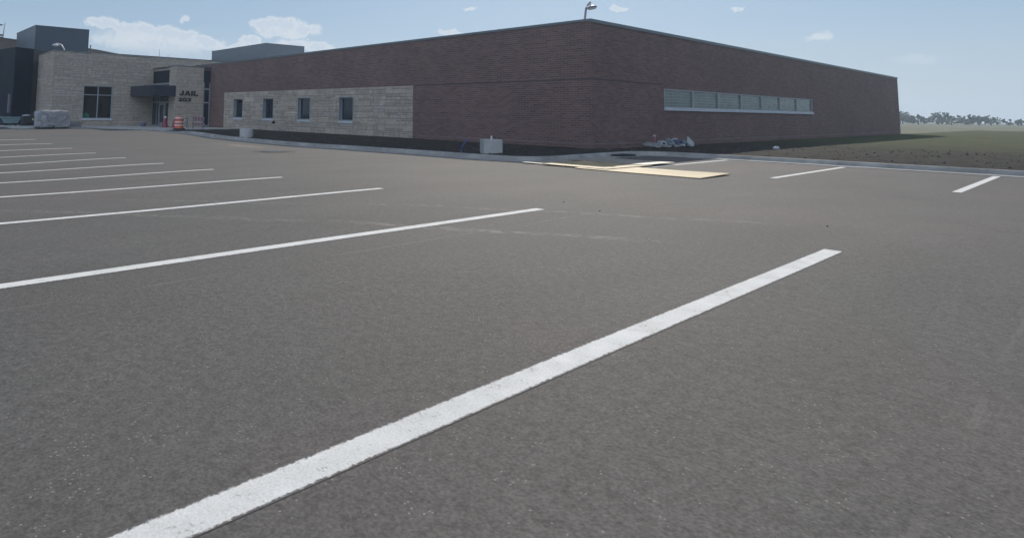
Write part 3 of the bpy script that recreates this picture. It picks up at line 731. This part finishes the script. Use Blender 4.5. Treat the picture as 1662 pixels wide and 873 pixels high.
# rear brick building
rb = [(-60, -13.5), (-61.75, -8.9), (-62.8, -7.3), (-67.1, 1.1), (-68.3, 2.5), (-73.9, 7.8), (-80, 14), (-90, 14), (-90, -13.5)]
n = len(rb); b = MB(); b.add([(x, y, 8.42) for x, y in rb] + [(x, y, -.1) for x, y in rb], [tuple(range(n))] + [(i, n + i, n + (i + 1) % n, (i + 1) % n) for i in range(n)])
r_ = empty('brown_brick_building', (0, 0, 0), 0, 'higher brown brick building showing above the stone wing roof', 'building'); b.build('wall', M['brick2'], r_)
b = MB()
for (x0, y0), (x1, y1) in zip(rb[:6], rb[1:7]):
    dx, dy = x1 - x0, y1 - y0; L = math.hypot(dx, dy); ux, uy = dx / L, dy / L
    b.box(0, L, -.12, .3, 8.42, 8.5, M=Matrix(((ux, -uy, 0, x0), (uy, ux, 0, y0), (0, 0, 1, 0), (0, 0, 0, 1))))
b.build('coping', M['coping'], r_)

# ------------------------------------------------------------------ roof lamps and masts
l1 = empty('roof_lamp', (-36.3, -8.7, 5.2), 0, 'white gooseneck floodlight on the stone wing roof', 'lamp')
MB().tube([(0, 0, 0), (0, -.03, .18), (0, -.16, .42), (0, -.26, .58), (0, -.36, .65), (0, -.50, .68), (0, -.62, .68)], .045, 10).build('arm', M['lampw'], l1, smooth=True)
h = MB().lathe([(.05, .09), (.14, .05), (.22, -.02), (.22, -.05)], (0, -.66, .58), 16).build('shade', M['lampw'], l1, smooth=True)
MB().lathe([(.18, -.06), (.16, -.09), (.08, -.11)], (0, -.66, .58), 16).build('lens', M['lens'], h, smooth=True)
l2 = empty('roof_lamp', (-.85, 1.0, 4.44), 0, 'grey hooked floodlight pole above the brick corner', 'lamp')
MB().tube([(-.02, 0, 0), (0, 0, .45), (.05, 0, .8), (.075, 0, .94), (.12, .02, 1.03), (.18, .04, 1.10), (.24, .05, 1.15)], [.045, .045, .042, .042, .036, .03, .034], 10).build('pole', M['lampg'], l2, smooth=True)
h = MB(); h.tube([(.20, .04, 1.14), (.22, .05, 1.02), (.25, .05, .96)], .022, 8)
Mh = Matrix.Translation((.29, .05, .945)) @ Matrix.Rotation(R(-8), 4, 'Y')
pr = [(.02, .06), (.10, .05), (.17, .02), (.20, -.02), (.17, -.05)]
nb = len(h.v); k = 16
for (r__, z) in pr:
    for i in range(k): h.v.append(tuple(Mh @ Vector((r__ * math.cos(2 * math.pi * i / k), r__ * .8 * math.sin(2 * math.pi * i / k), z))))
for j in range(len(pr) - 1):
    for i in range(k): h.f.append((nb + j * k + i, nb + j * k + (i + 1) % k, nb + (j + 1) * k + (i + 1) % k, nb + (j + 1) * k + i)); h.c.append(None); h.m.append(0)
hd = h.build('lamp_head', M['lampg'], l2, smooth=True)
v = [tuple(Mh @ Vector((.165 * math.cos(2 * math.pi * i / 16), .13 * math.sin(2 * math.pi * i / 16), -.052))) for i in range(16)]
MB().add(v + [tuple(Vector(p) - Vector((0, 0, .02))) for p in v], [tuple(range(16)), tuple(reversed(range(16, 32)))] + [(i, 16 + i, 16 + (i + 1) % 16, (i + 1) % 16) for i in range(16)]).build('lens', M['lens'], hd)
an = empty('antenna', (-36.25, -2.05, 5.4), 0, 'thin lightning rod standing on the stone wing roof', 'antenna')
MB().tube([(0, 0, 0), (0, 0, .62)], [.018, .010], 8).build('rod', M['steel'], an); MB().tube([(0, 0, 0), (0, 0, .05)], .05, 8).build('foot', M['steel'], an)
an = empty('antenna', (-36.25, -1.35, 5.4), 0, 'short stub rod on the stone wing roof above the canopy', 'antenna')
MB().tube([(0, 0, 0), (0, 0, .22)], [.015, .010], 8).build('rod', M['steel'], an); MB().tube([(0, 0, 0), (0, 0, .04)], .045, 8).build('foot', M['steel'], an)
vp = empty('vent_pipe', (-67.6, 1.35, 8.5), 0, 'small dark vent pipe on the brown brick roof', 'vent pipe')
MB().tube([(0, 0, 0), (0, 0, .36)], .055, 10).build('pipe', M['black'], vp); MB().tube([(0, 0, .36), (0, 0, .44)], .085, 10).build('cap', M['black'], vp)
ms = empty('camera_mast', (-62.9, -8.45, 8.45), 0, 'slender mast with camera and brackets at the left edge of the roof', 'mast')
MB().tube([(0, 0, 0), (.1, .03, .9), (.05, .12, 1.75)], [.045, .035, .02], 8).build('pole', M['steel'], ms)
MB().box(-.2, .2, -.42, -.04, .32, .46).box(-.1, .1, -.3, -.04, .14, .22).build('bracket', M['black'], ms)
MB().tube([(0, -.42, 1.42), (0, -.14, 1.46)], .07, 10).box(-.02, .02, -.14, .06, 1.44, 1.47).build('camera_head', M['black'], ms)

# ------------------------------------------------------------------ things on the ground
# concrete footings
f1 = empty('concrete_footing', (-.95, -4.35, -.05), R(-37), 'square concrete pole footing standing in the soil near the brick corner', 'footing', None)
MB().box(-.33, .33, -.30, .30, 0, .54).build('block', M['concrete'], f1, bevel=.02)
MB().tube([(.05, 0, .54), (.05, 0, .66)], .028, 8).build('conduit_stub', M['lampw'], f1)
for x in (-.12, .18): MB().tube([(x, .1, .54), (x, .1, .585)], .012, 6).build('anchor_bolt', M['steel'], f1)
f2 = empty('concrete_footing', (-16.75, -4.68, -.08), 0, 'round concrete pole footing in front of the leftmost small window', 'footing', None)
MB().lathe([(.34, 0), (.34, .50), (.325, .52)], (0, 0, 0), 32).build('drum', M['concrete'], f2, smooth=True)
for i in range(4): MB().tube([(.17 * math.cos(i * math.pi / 2 + .7), .17 * math.sin(i * math.pi / 2 + .7), .52), (.17 * math.cos(i * math.pi / 2 + .7), .17 * math.sin(i * math.pi / 2 + .7), .58)], .012, 6).build('anchor_bolt', M['steel'], f2)
# blue pipe sticking up
bp_ = MB().tube([(-1.62, -5.0, -.02), (-1.66, -5.0, .12), (-1.64, -4.98, .24), (-1.58, -4.95, .34), (-1.50, -4.90, .44), (-1.44, -4.86, .50)], .017, 8).build('blue_pipe', M['blue'], smooth=True)
tag(bp_, 'thin bright blue plastic pipe curving up out of the soil', 'pipe')
# drain in the lot
x, y = -7.2, -8.65; z = lot(x, y)
dr = empty('drain_cover', (x, y, z), 0, 'round iron drain cover sunk in the sunlit asphalt with silt around it', 'drain cover')
MB().lathe([(.46, .004), (.46, .010)], (0, 0, 0), 28).build('ring', M['iron'], dr)
f = MB()
for i in range(-4, 5):
    hw = math.sqrt(.40 ** 2 - (i * .08) ** 2); f.box(i * .08 - .022, i * .08 + .022, -hw, hw, .010, .018)
f.build('grate_bars', M['steel'], dr)
vs = [((.75 + .16 * mn.noise(Vector((math.cos(t_) * 2, math.sin(t_) * 2, 3)))) * math.cos(t_) * 1.15 + x, (.75 + .2 * mn.noise(Vector((math.cos(t_) * 2, math.sin(t_) * 2, 5)))) * math.sin(t_) + y) for t_ in [2 * math.pi * i / 36 for i in range(36)]]
b = MB(); b.add([(px, py, lot(px, py) + .003) for px, py in vs] + [(x, y, z + .003)], [(i, (i + 1) % 36, 36) for i in range(36)]); tag(b.build('silt_patch', M['silt']), 'patch of dark silt around the drain cover', 'silt', None, 'stuff')
# kerb inlet grate
gi = empty('gutter_grate', (1.60, -.75, lot(1.6, -.75) + .016), 0, 'dark iron gutter grate behind the plywood sheets', 'grate')
MB().box(-.24, .24, -.42, .42, 0, .012).build('frame', M['iron'], gi)
f = MB()
for i in range(-5, 6): f.box(-.21, .21, i * .075 - .018, i * .075 + .018, .012, .05)
f.build('grate_bars', M['iron'], gi)

# plywood sheets
M['plyworn'] = mat('weathered_plywood', (.30, .275, .225), .55, var=.18, vscale=3)
def ply(x0, x1, y0, y1, z, rz, label, warp=0., worn=False):
    cx, cy = (x0 + x1) / 2, (y0 + y1) / 2; hx, hy = (x1 - x0) / 2, (y1 - y0) / 2
    b = MB(); N = 12; T = .014
    for s_ in (0, 1):
        for i in range(N + 1):
            for j in range(5):
                u, v = -1 + 2 * i / N, -1 + 2 * j / 4
                b.v.append((u * hx, v * hy, z + s_ * T + warp * (u * u) * (.6 + .4 * v)))
    o_ = (N + 1) * 5
    def F(*f_): b.f.append(f_); b.c.append(None); b.m.append(0)
    for i in range(N):
        for j in range(4):
            a = i * 5 + j; F(o_ + a, o_ + a + 5, o_ + a + 6, o_ + a + 1); F(a, a + 1, a + 6, a + 5)
    for i in range(N):
        a = i * 5; F(a, a + 5, o_ + a + 5, o_ + a); a = i * 5 + 4; F(a, o_ + a, o_ + a + 5, a + 5)
    for j in range(4):
        a = j; F(a, o_ + a, o_ + a + 1, a + 1); a = N * 5 + j; F(a, a + 1, o_ + a + 1, o_ + a)
    o = b.build('plywood_sheet', M['ply'], loc=(cx, cy, lot(cx, cy))); o.rotation_euler = (0, 0, rz); o.data.materials.clear(); o.data.materials.append(M['ply'])
    if worn: o.data.materials.clear(); o.data.materials.append(M['plyworn'])
    tag(o, label, 'plywood', 'plywood sheets lying on the asphalt')
ply(3.60, 6.58, -6.62, -5.06, .008, R(.5), 'fully sunlit plywood sheet, nearest and rightmost, edge raised off the asphalt', .02)
ply(1.70, 3.90, -6.20, -4.22, .006, R(-1.5), 'greyish plywood sheet at the left, its left corner on the gutter', .004, True)
ply(2.52, 4.38, -6.42, -4.30, .026, R(-2), 'plywood sheet with a sunlit front strip, overlapping its two neighbours', .006)
ply(2.08, 4.38, -4.60, -3.05, .044, R(-2), 'weathered plywood sheet farthest back beside the gutter grate', .01, True)

# lumber and rubbish on the soil by the right wall
def board(p0, p1, wd, th, rz_, label, nm='board', mt='wood'):
    p0, p1 = Vector(p0), Vector(p1); d_ = p1 - p0; L = d_.length; ux = d_.normalized(); uz = Vector((0, 0, 1)); uy = uz.cross(ux).normalized(); uz = ux.cross(uy)
    Mx = Matrix(((ux.x, uy.x, uz.x, p0.x), (ux.y, uy.y, uz.y, p0.y), (ux.z, uy.z, uz.z, p0.z), (0, 0, 0, 1)))
    return tag(MB().box(0, L, -wd / 2, wd / 2, 0, th, M=Mx).build(nm, M[mt], bevel=.004), label, 'board')
board((.52, 2.75, .20), (1.15, 2.55, .16), .26, .05, 0, 'pale short board lying nearest the kerb in the rubbish by the right wall', )
board((.30, 3.25, .27), (1.25, 3.30, .17), .13, .05, 0, 'long narrow board sloping down behind the short pale board')
board((.30, 3.05, .22), (1.45, 2.75, .17), .10, .05, 0, 'thin grey board between the short pale board and the long narrow one')
rp = empty('marker_post', (.45, 3.62, .14), 0, 'red marker post with grey top standing by the right wall', 'post')
MB().tube([(0, 0, 0), (0, 0, .38)], .055, 12).build('shaft', M['redpost'], rp, smooth=True); MB().tube([(0, 0, .38), (0, 0, .44)], .058, 12).build('cap', M['cap'], rp, smooth=True)

def crumple(name, loc, sx, sy, sz, mt, seed, label, cat):
    b = MB(); n, k = 14, 9
    for j in range(k + 1):
        ph = math.pi * j / k
        for i in range(n):
            th = 2 * math.pi * i / n; v_ = Vector((math.sin(ph) * math.cos(th), math.sin(ph) * math.sin(th), math.cos(ph)))
            r__ = 1 + .45 * mn.noise(v_ * 1.7 + Vector((seed, 0, 0))) + .25 * mn.noise(v_ * 4 + Vector((0, seed, 0)))
            b.v.append((v_.x * r__ * sx, v_.y * r__ * sy, max(-.02, v_.z * r__ * sz + sz * .6)))
    for j in range(k):
        for i in range(n): b.f.append((j * n + i, (j + 1) * n + i, (j + 1) * n + (i + 1) % n, j * n + (i + 1) % n)); b.c.append(None); b.m.append(0)
    o = b.build(name, M[mt], loc=loc); return tag(o, label, cat)
rl = empty('pipe_roll', (.55, 4.0, .09), R(-25), 'white plastic roll end showing a dark hollow beside the red post', 'roll')
b = MB(); n = 20
for (r__, xx) in ((.13, -.13), (.13, .13), (.075, .13), (.075, -.13)):
    for i in range(n): b.v.append((xx, r__ * math.cos(2 * math.pi * i / n), .14 + r__ * math.sin(2 * math.pi * i / n)))
for j in range(4):
    for i in range(n): b.f.append((j * n + i, ((j + 1) % 4) * n + i, ((j + 1) % 4) * n + (i + 1) % n, j * n + (i + 1) % n)); b.c.append(None); b.m.append(0)
b.build('shell', M['tarpw'], rl, smooth=True); MB().tube([(-.12, 0, .14), (.10, 0, .14)], .074, 16).build('core', M['black'], rl)
crumple('plastic_sheeting', (.62, 4.45, .15), .22, .20, .17, 'tarpg', 1.3, 'crumpled grey green plastic between white roll and blue tarp', 'plastic sheeting')
crumple('tarp', (.65, 5.0, .14), .22, .26, .16, 'tarpb', 2.7, 'crumpled dark blue tarp on the soil by the right wall', 'tarp')
crumple('sack', (.58, 5.02, .33), .12, .17, .06, 'tarpw', 4.1, 'white sack lying on top of the blue tarp', 'sack')
crumple('rag', (1.0, 4.25, .14), .13, .12, .05, 'wood', 17.2, 'grey brown rag in front of the grey green plastic', 'rag')
crumple('rag', (.95, 4.9, .15), .10, .12, .05, 'tarpw', 6.2, 'small pale rag in front of the blue tarp', 'rag')
crumple('rag', (1.15, 5.05, .15), .09, .10, .05, 'wood', 7.2, 'small brownish rag right of the pale rag', 'rag')
crumple('plastic_sheeting', (.62, 5.75, .14), .2, .42, .13, 'tarpg', 9.4, 'long dull green plastic heap right of the blue tarp', 'plastic sheeting')
Mx = Matrix.Rotation(R(62), 4, 'Y') @ Matrix.Rotation(R(38), 4, 'Z')
cb = MB().box(-.19, .19, -.21, .21, -.008, .008, M=Mx).build('card_sheet', M['tarpw'], loc=(1.05, 5.35, .28)); tag(cb, 'pale square sheet propped at the right end of the rubbish', 'sheet')
cb.data.materials.clear(); cb.data.materials.append(mat('pale_card', (.33, .36, .36), .8, var=.12, vscale=6))
# scraps
sc = crumple('paper_scrap', (4.15, 5.2, .18), .10, .12, .06, 'tarpw', 12.1, 'bright white paper scrap on the sunlit soil far right', 'paper')
# small stones on the asphalt
for i, (x, y, c_, lab) in enumerate([(7.62, -13.0, 0, 'tiny dark pebble just beyond the end of the nearest full stripe'), (8.35, -13.35, 0, 'tiny dark pebble right of the end of the nearest full stripe'),
        (6.3, -13.4, 1, 'tiny pale pebble on the asphalt beyond the middle of the stripes'), (10.35, -12.3, 0, 'tiny dark pebble farthest right on the asphalt by the tyre track'),
        (9.6, -14.6, 1, 'tiny pale pebble on the asphalt in the nearer tyre track')]):
    crumple('pebble', (x, y, lot(x, y)), .009, .010, .006, 'rubber' if c_ == 0 else 'sill', 20 + i, lab, 'pebble')['group'] = 'pebbles lying on the asphalt'
# clods and stones in the soil bed: uncountable
b = MB(); rnd = random.Random(5)
for i in range(900):
    x, y = (rnd.uniform(-25, .8), rnd.uniform(-5.0, -.3)) if i < 560 else (rnd.uniform(.2, 11), rnd.uniform(1.2, 11))
    if not inbed(x, y): continue
    s_ = rnd.uniform(.015, .05) * (1.5 if rnd.random() < .1 else 1); z = bedz(x, y)
    Mx = Matrix.Translation((x, y, z)) @ Matrix.Rotation(rnd.uniform(0, 6), 4, 'Z') @ Matrix.Rotation(rnd.uniform(-.5, .5), 4, 'X')
    b.add([Mx @ Vector(p) for p in ((-s_, 0, 0), (s_, 0, 0), (0, -s_, 0), (0, s_, 0), (s_ * .2, 0, s_ * .8), (0, 0, -s_ * .5))], [(0, 2, 4), (2, 1, 4), (1, 3, 4), (3, 0, 4), (2, 0, 5), (1, 2, 5), (3, 1, 5), (0, 3, 5)])
tag(b.build('soil_clods', mat('clod_soil', (.07, .065, .06), .95, var=.4, vscale=1.5)), 'clods and small stones scattered over the bare soil bed', 'clods', None, 'stuff')

# traffic barrel
tb = empty('traffic_barrel', (-25.2, -4.75, lot(-25, -6) + .13), 0, 'orange and white striped construction barrel at the end of the kerb', 'barrel')
bz = [(0, .10, .25), (.10, .30, .235)]
MB().lathe([(.36, 0), (.36, .06), (.30, .07)], n=24).build('rubber_base', M['rubber'], tb, smooth=True)
segs = [(.07, .22, 'red', .265), (.22, .28, 'white', .262), (.28, .355, 'orange', .258), (.355, .40, 'pink', .256), (.40, .475, 'white', .252), (.475, .55, 'orange', .248), (.55, .60, 'pink', .245), (.60, .66, 'orange', .242), (.66, .725, 'white', .238), (.725, .77, 'orange', .232)]
prf = []
MB().lathe([(.265, .07), (.262, .22), (.275, .225), (.258, .28), (.252, .45), (.262, .455), (.245, .47), (.240, .70), (.225, .77), (.12, .79)], n=28).build('body', M['orange'], tb, smooth=True)
for (z0, z1, r0) in ((.225, .285, .278), (.41, .475, .268), (.655, .725, .248)): MB().lathe([(r0 - .01, z0), (r0, z0 + .005), (r0, z1 - .005), (r0 - .01, z1)], n=28, caps=False).build('stripe', M['white'], tb, smooth=True)
for (z0, z1, r0) in ((.335, .365, .266), (.56, .59, .256)): MB().lathe([(r0 - .01, z0), (r0, z0 + .005), (r0, z1 - .005), (r0 - .01, z1)], n=28, caps=False).build('band', M['pink'], tb, smooth=True)
MB().tube([(.12, .20, .72), (.14, .26, .70), (.14, .27, .52), (.12, .23, .46)], .016, 8).build('handle', M['white'], tb)
# red cone group
rc = empty('traffic_cone', (-30.95, -3.4, .13), 0, 'dull red tall traffic cone with white collar beside the entrance door', 'cone')
MB().box(-.24, .24, -.24, .24, 0, .04).build('foot', M['red'], rc, bevel=.01)
MB().lathe([(.22, .04), (.07, .66), (.055, .76), (.03, .78)], n=24).build('body', M['red'], rc, smooth=True)
MB().lathe([(.078, .66), (.062, .76), (.05, .762)], n=24, caps=False).build('collar', M['white'], rc, smooth=True)
rc2 = empty('traffic_cone', (-30.55, -2.9, .13), 0, 'dark red shorter cone half hidden right of the tall cone', 'cone')
MB().box(-.2, .2, -.2, .2, 0, .035).build('foot', M['red'], rc2, bevel=.01); MB().lathe([(.18, .035), (.05, .56), (.03, .58)], n=20).build('body', M['red'], rc2, smooth=True)
M['barw'] = mat('dusty_stripe', (.26, .23, .25), .7)
# folding barricade
ba = empty('barricade', (-27.0, -2.75, .14), R(80), 'faded pink and white folding barricade in front of the stone pier', 'barricade')
for sx in (-.32, .32):
    for sy in (-.16, .16): MB().tube([(sx, sy, 0), (sx, 0, .78)], .018, 8).build('leg', M['steel'], ba)
for (z0, z1) in ((.50, .74), (.22, .38)):
    s_ = -.16 * (1 - (z0 + z1) / 2 / .78) - .02
    rl_ = MB().box(-.36, .36, s_ - .012, s_ + .012, z0, z1).build('rail', M['pink'], ba)
    f = MB()
    for i in range(-3, 4, 2): f.add([(i * .1 - .04, s_ - .015, z0 + .01), (i * .1 + .03, s_ - .015, z0 + .01), (i * .1 + .09, s_ - .015, z1 - .01), (i * .1 + .02, s_ - .015, z1 - .01)], [(0, 1, 2, 3)])
    f.build('stripes', M['barw'], rl_)
# sawhorse frame next to it
sh = empty('sawhorse', (-28.3, -3.15, .14), R(85), 'dark grey sawhorse frame between barrel and barricade', 'sawhorse')
for sx in (-.22, .22):
    for sy in (-.15, .15): MB().tube([(sx, sy, 0), (sx, 0, .62)], .02, 8).build('leg', M['steel'], sh)
MB().box(-.28, .28, -.04, .04, .60, .68).build('beam', M['steel'], sh)
# bucket by the wall
bk = empty('bucket', (-33.8, -3.9, .13), 0, 'dull blue grey bucket on the pavement left of the entrance glazing', 'bucket')
MB().lathe([(.17, 0), (.21, .30), (.215, .32)], n=20).build('body', M['plate'], bk, smooth=True); MB().lathe([(.222, .30), (.222, .335)], n=20).build('lid', M['cap'], bk)
# wrapped stack
ws = empty('wrapped_stack', (-32.22, -10.2, .13), R(2), 'pale stack of material wrapped in wrinkled plastic on a pallet by the stone wing', 'wrapped stack')
b = MB(); NX, NZ = 26, 12
def wrap(u, v):  # rounded box with wrinkles
    per = [(-.48, -.95), (.48, -.95), (.48, .95), (-.48, .95)]
    k_ = u * 4; i = int(k_) % 4; fr = k_ - int(k_); (x0, y0), (x1, y1) = per[i], per[(i + 1) % 4]
    x, y = x0 + (x1 - x0) * fr, y0 + (y1 - y0) * fr; z = .05 + v * .97
    a = .085 * mn.noise(Vector((x * 3, y * 3, z * 2.2))) + .02 * mn.noise(Vector((x * 9, y * 9, z * 9)))
    r_ = 1 + a * 1.1 - (.04 if v > .97 else 0) ; return (x * r_, y * r_, z + (.05 * mn.noise(Vector((x * 4, y * 4, 1))) if v > .9 else 0))
NU = 64
for j in range(NZ + 1):
    for i in range(NU): b.v.append(wrap(i / NU, j / NZ))
for j in range(NZ):
    for i in range(NU): b.f.append((j * NU + i, j * NU + (i + 1) % NU, (j + 1) * NU + (i + 1) % NU, (j + 1) * NU + i)); b.c.append(None); b.m.append(0)
for q_ in (.75, .45, .15):
    base_ = len(b.v)
    for i in range(NU):
        x_, y_, z_ = b.v[NZ * NU + i]; b.v.append((x_ * q_, y_ * (q_ * .6 + .4), z_ + .10 * (1 - q_) + .02 * mn.noise(Vector((x_ * 6 * q_, y_ * 6, 2)))))
    pb = NZ * NU if q_ == .75 else base_ - NU
    for i in range(NU): b.f.append((pb + i, pb + (i + 1) % NU, base_ + (i + 1) % NU, base_ + i)); b.c.append(None); b.m.append(0)
b.f.append(tuple(len(b.v) - NU + i for i in range(NU))); b.c.append(None); b.m.append(0)
b.build('wrap', M['film'], ws, smooth=True)
for y in (-.85, 0, .85): MB().box(-.46, .46, y - .06, y + .06, 0, .10).build('runner', M['black'], ws)
MB().box(-.46, .46, -.9, .9, .10, .12).build('deck', M['black'], ws)
# pallets on their own
for i, (x, y, n_, lab) in enumerate([(-33.1, -8.75, 3, 'low stack of three worn pallets right of the wrapped stack')]):
    for j in range(n_):
        pe = empty('pallet', (x + .03 * j, y + .02 * j, .13 + j * .125), R(2 + 3 * j), ['bottom', 'middle', 'top'][j] + ' worn pallet of the low stack right of the wrapped stack', 'pallet', 'worn pallets stacked by the stone wall')
        f = MB()
        for yy in (-.38, -.19, 0, .19, .38): f.box(-.45, .45, yy - .05, yy + .05, .09, .11)
        f.build('deck_boards', M['wood'], pe)
        f = MB()
        for xx in (-.4, 0, .4): f.box(xx - .03, xx + .03, -.43, .43, .0, .09)
        f.build('runners', M['wood'], pe)
# tub cart
tu = empty('tub_cart', (-38.3, -11.45, .13), R(0), 'pale green tapered tub on small dark wheels left of the dark machine', 'cart')
b = MB()
b.add([(-.30, -.38, .16), (.30, -.38, .16), (.30, .38, .16), (-.30, .38, .16), (-.40, -.56, .56), (.40, -.56, .56), (.40, .56, .56), (-.40, .56, .56)], [(3, 2, 1, 0), (0, 1, 5, 4), (1, 2, 6, 5), (2, 3, 7, 6), (3, 0, 4, 7)])
b.add([(-.30, -.36, .18), (.30, -.36, .18), (.30, .36, .18), (-.30, .36, .18), (-.38, -.54, .56), (.38, -.54, .56), (.38, .54, .56), (-.38, .54, .56)], [(0, 1, 2, 3), (4, 5, 1, 0), (5, 6, 2, 1), (6, 7, 3, 2), (7, 4, 0, 3)])
b.build('tub', M['greentub'], tu)
f = MB(); f.box(-.43, .43, -.60, -.53, .54, .60); f.box(-.43, .43, .53, .60, .54, .60); f.box(.38, .43, -.53, .53, .54, .60); f.box(-.43, -.38, -.53, .53, .54, .60); f.build('rim', M['greentub'], tu)
for sx in (-.24, .24):
    for sy in (-.3, .3): MB().tube([(sx - .025, sy, .08), (sx + .025, sy, .08)], .08, 14).build('wheel', M['rubber'], tu)
# dark machine
gm = empty('generator', (-37.35, -10.5, .13), 0, 'squat dark machine with a pale cloth on top left of the wrapped stack', 'machine')
MB().box(-.4, .4, -.48, .50, .10, .66).build('housing', M['black'], gm, bevel=.05)
MB().box(-.36, .36, -.56, .56, .03, .10).build('skid', M['black'], gm)
MB().box(.40, .41, .10, .36, .38, .50).build('label_plate', M['yellow'], gm)
crumple('cloth', (-37.3, -10.72, .79), .22, .24, .07, 'tarpw', 31, 'pale cloth lying on top of the dark machine', 'cloth')
# objects seen inside the picture window
crumple('green_bag', (-36.45, -7.10, .66), .15, .24, .26, 'green', 41, 'bright green bag seen low behind the picture window', 'bag')
crumple('red_bag', (-36.45, -7.42, .62), .12, .10, .20, 'pot', 44, 'small dull red bag left of the green one behind the picture window', 'bag')

# far-off wood on the horizon beyond the field
b = MB(); rnd = random.Random(9)
for i in range(150):
    a = R(rnd.uniform(-14, 52)); dd = rnd.uniform(300, 380); cx_, cy_ = 12.5 + math.sin(a) * dd, -20 + math.cos(a) * dd
    hh = rnd.uniform(2.5, 5.2); rr = rnd.uniform(3, 8)
    for k in range(70):
        th, ph = rnd.uniform(0, 6.283), math.acos(rnd.uniform(-.3, 1)); q_ = rnd.uniform(.55, 1.05)
        c_ = Vector((cx_ + rr * q_ * math.sin(ph) * math.cos(th), cy_ + rr * q_ * math.sin(ph) * math.sin(th), -.3 + hh * (.35 + .65 * q_ * math.cos(ph))))
        s_ = rnd.uniform(.4, 1.0); u_ = Vector((rnd.uniform(-1, 1), rnd.uniform(-1, 1), rnd.uniform(-1, 1))).normalized(); v_ = u_.orthogonal().normalized()
        b.add([c_ + u_ * s_, c_ + v_ * s_ * .7, c_ - u_ * s_, c_ - v_ * s_ * .7], [(0, 1, 2, 3)])
    b.tube([(cx_, cy_, -.4), (cx_, cy_, hh * .5)], [.3, .15], 5)
tag(b.build('far_wood', mat('far_foliage', (.045, .065, .03), .9, var=.3, vscale=.1)), 'low line of distant trees beyond the field', 'trees', None, 'stuff')

# ------------------------------------------------------------------ air
HAZE = .0008
hm = bpy.data.materials.new('haze'); hm.use_nodes = True; t = NT(hm.node_tree)
pvn = t.n('ShaderNodeVolumePrincipled'); pvn.inputs['Color'].default_value = (.66, .82, 1., 1); pvn.inputs['Density'].default_value = HAZE; pvn.inputs['Anisotropy'].default_value = .5
ho = t.n('ShaderNodeOutputMaterial'); t.link(pvn.outputs[0], ho.inputs['Volume'])
hb = MB().box(-450, 450, -450, 450, -1.4, 11.5).build('haze', hm); tag(hb, kind='stuff'); tag(hb, 'thin summer haze in the air over the car park', 'haze')
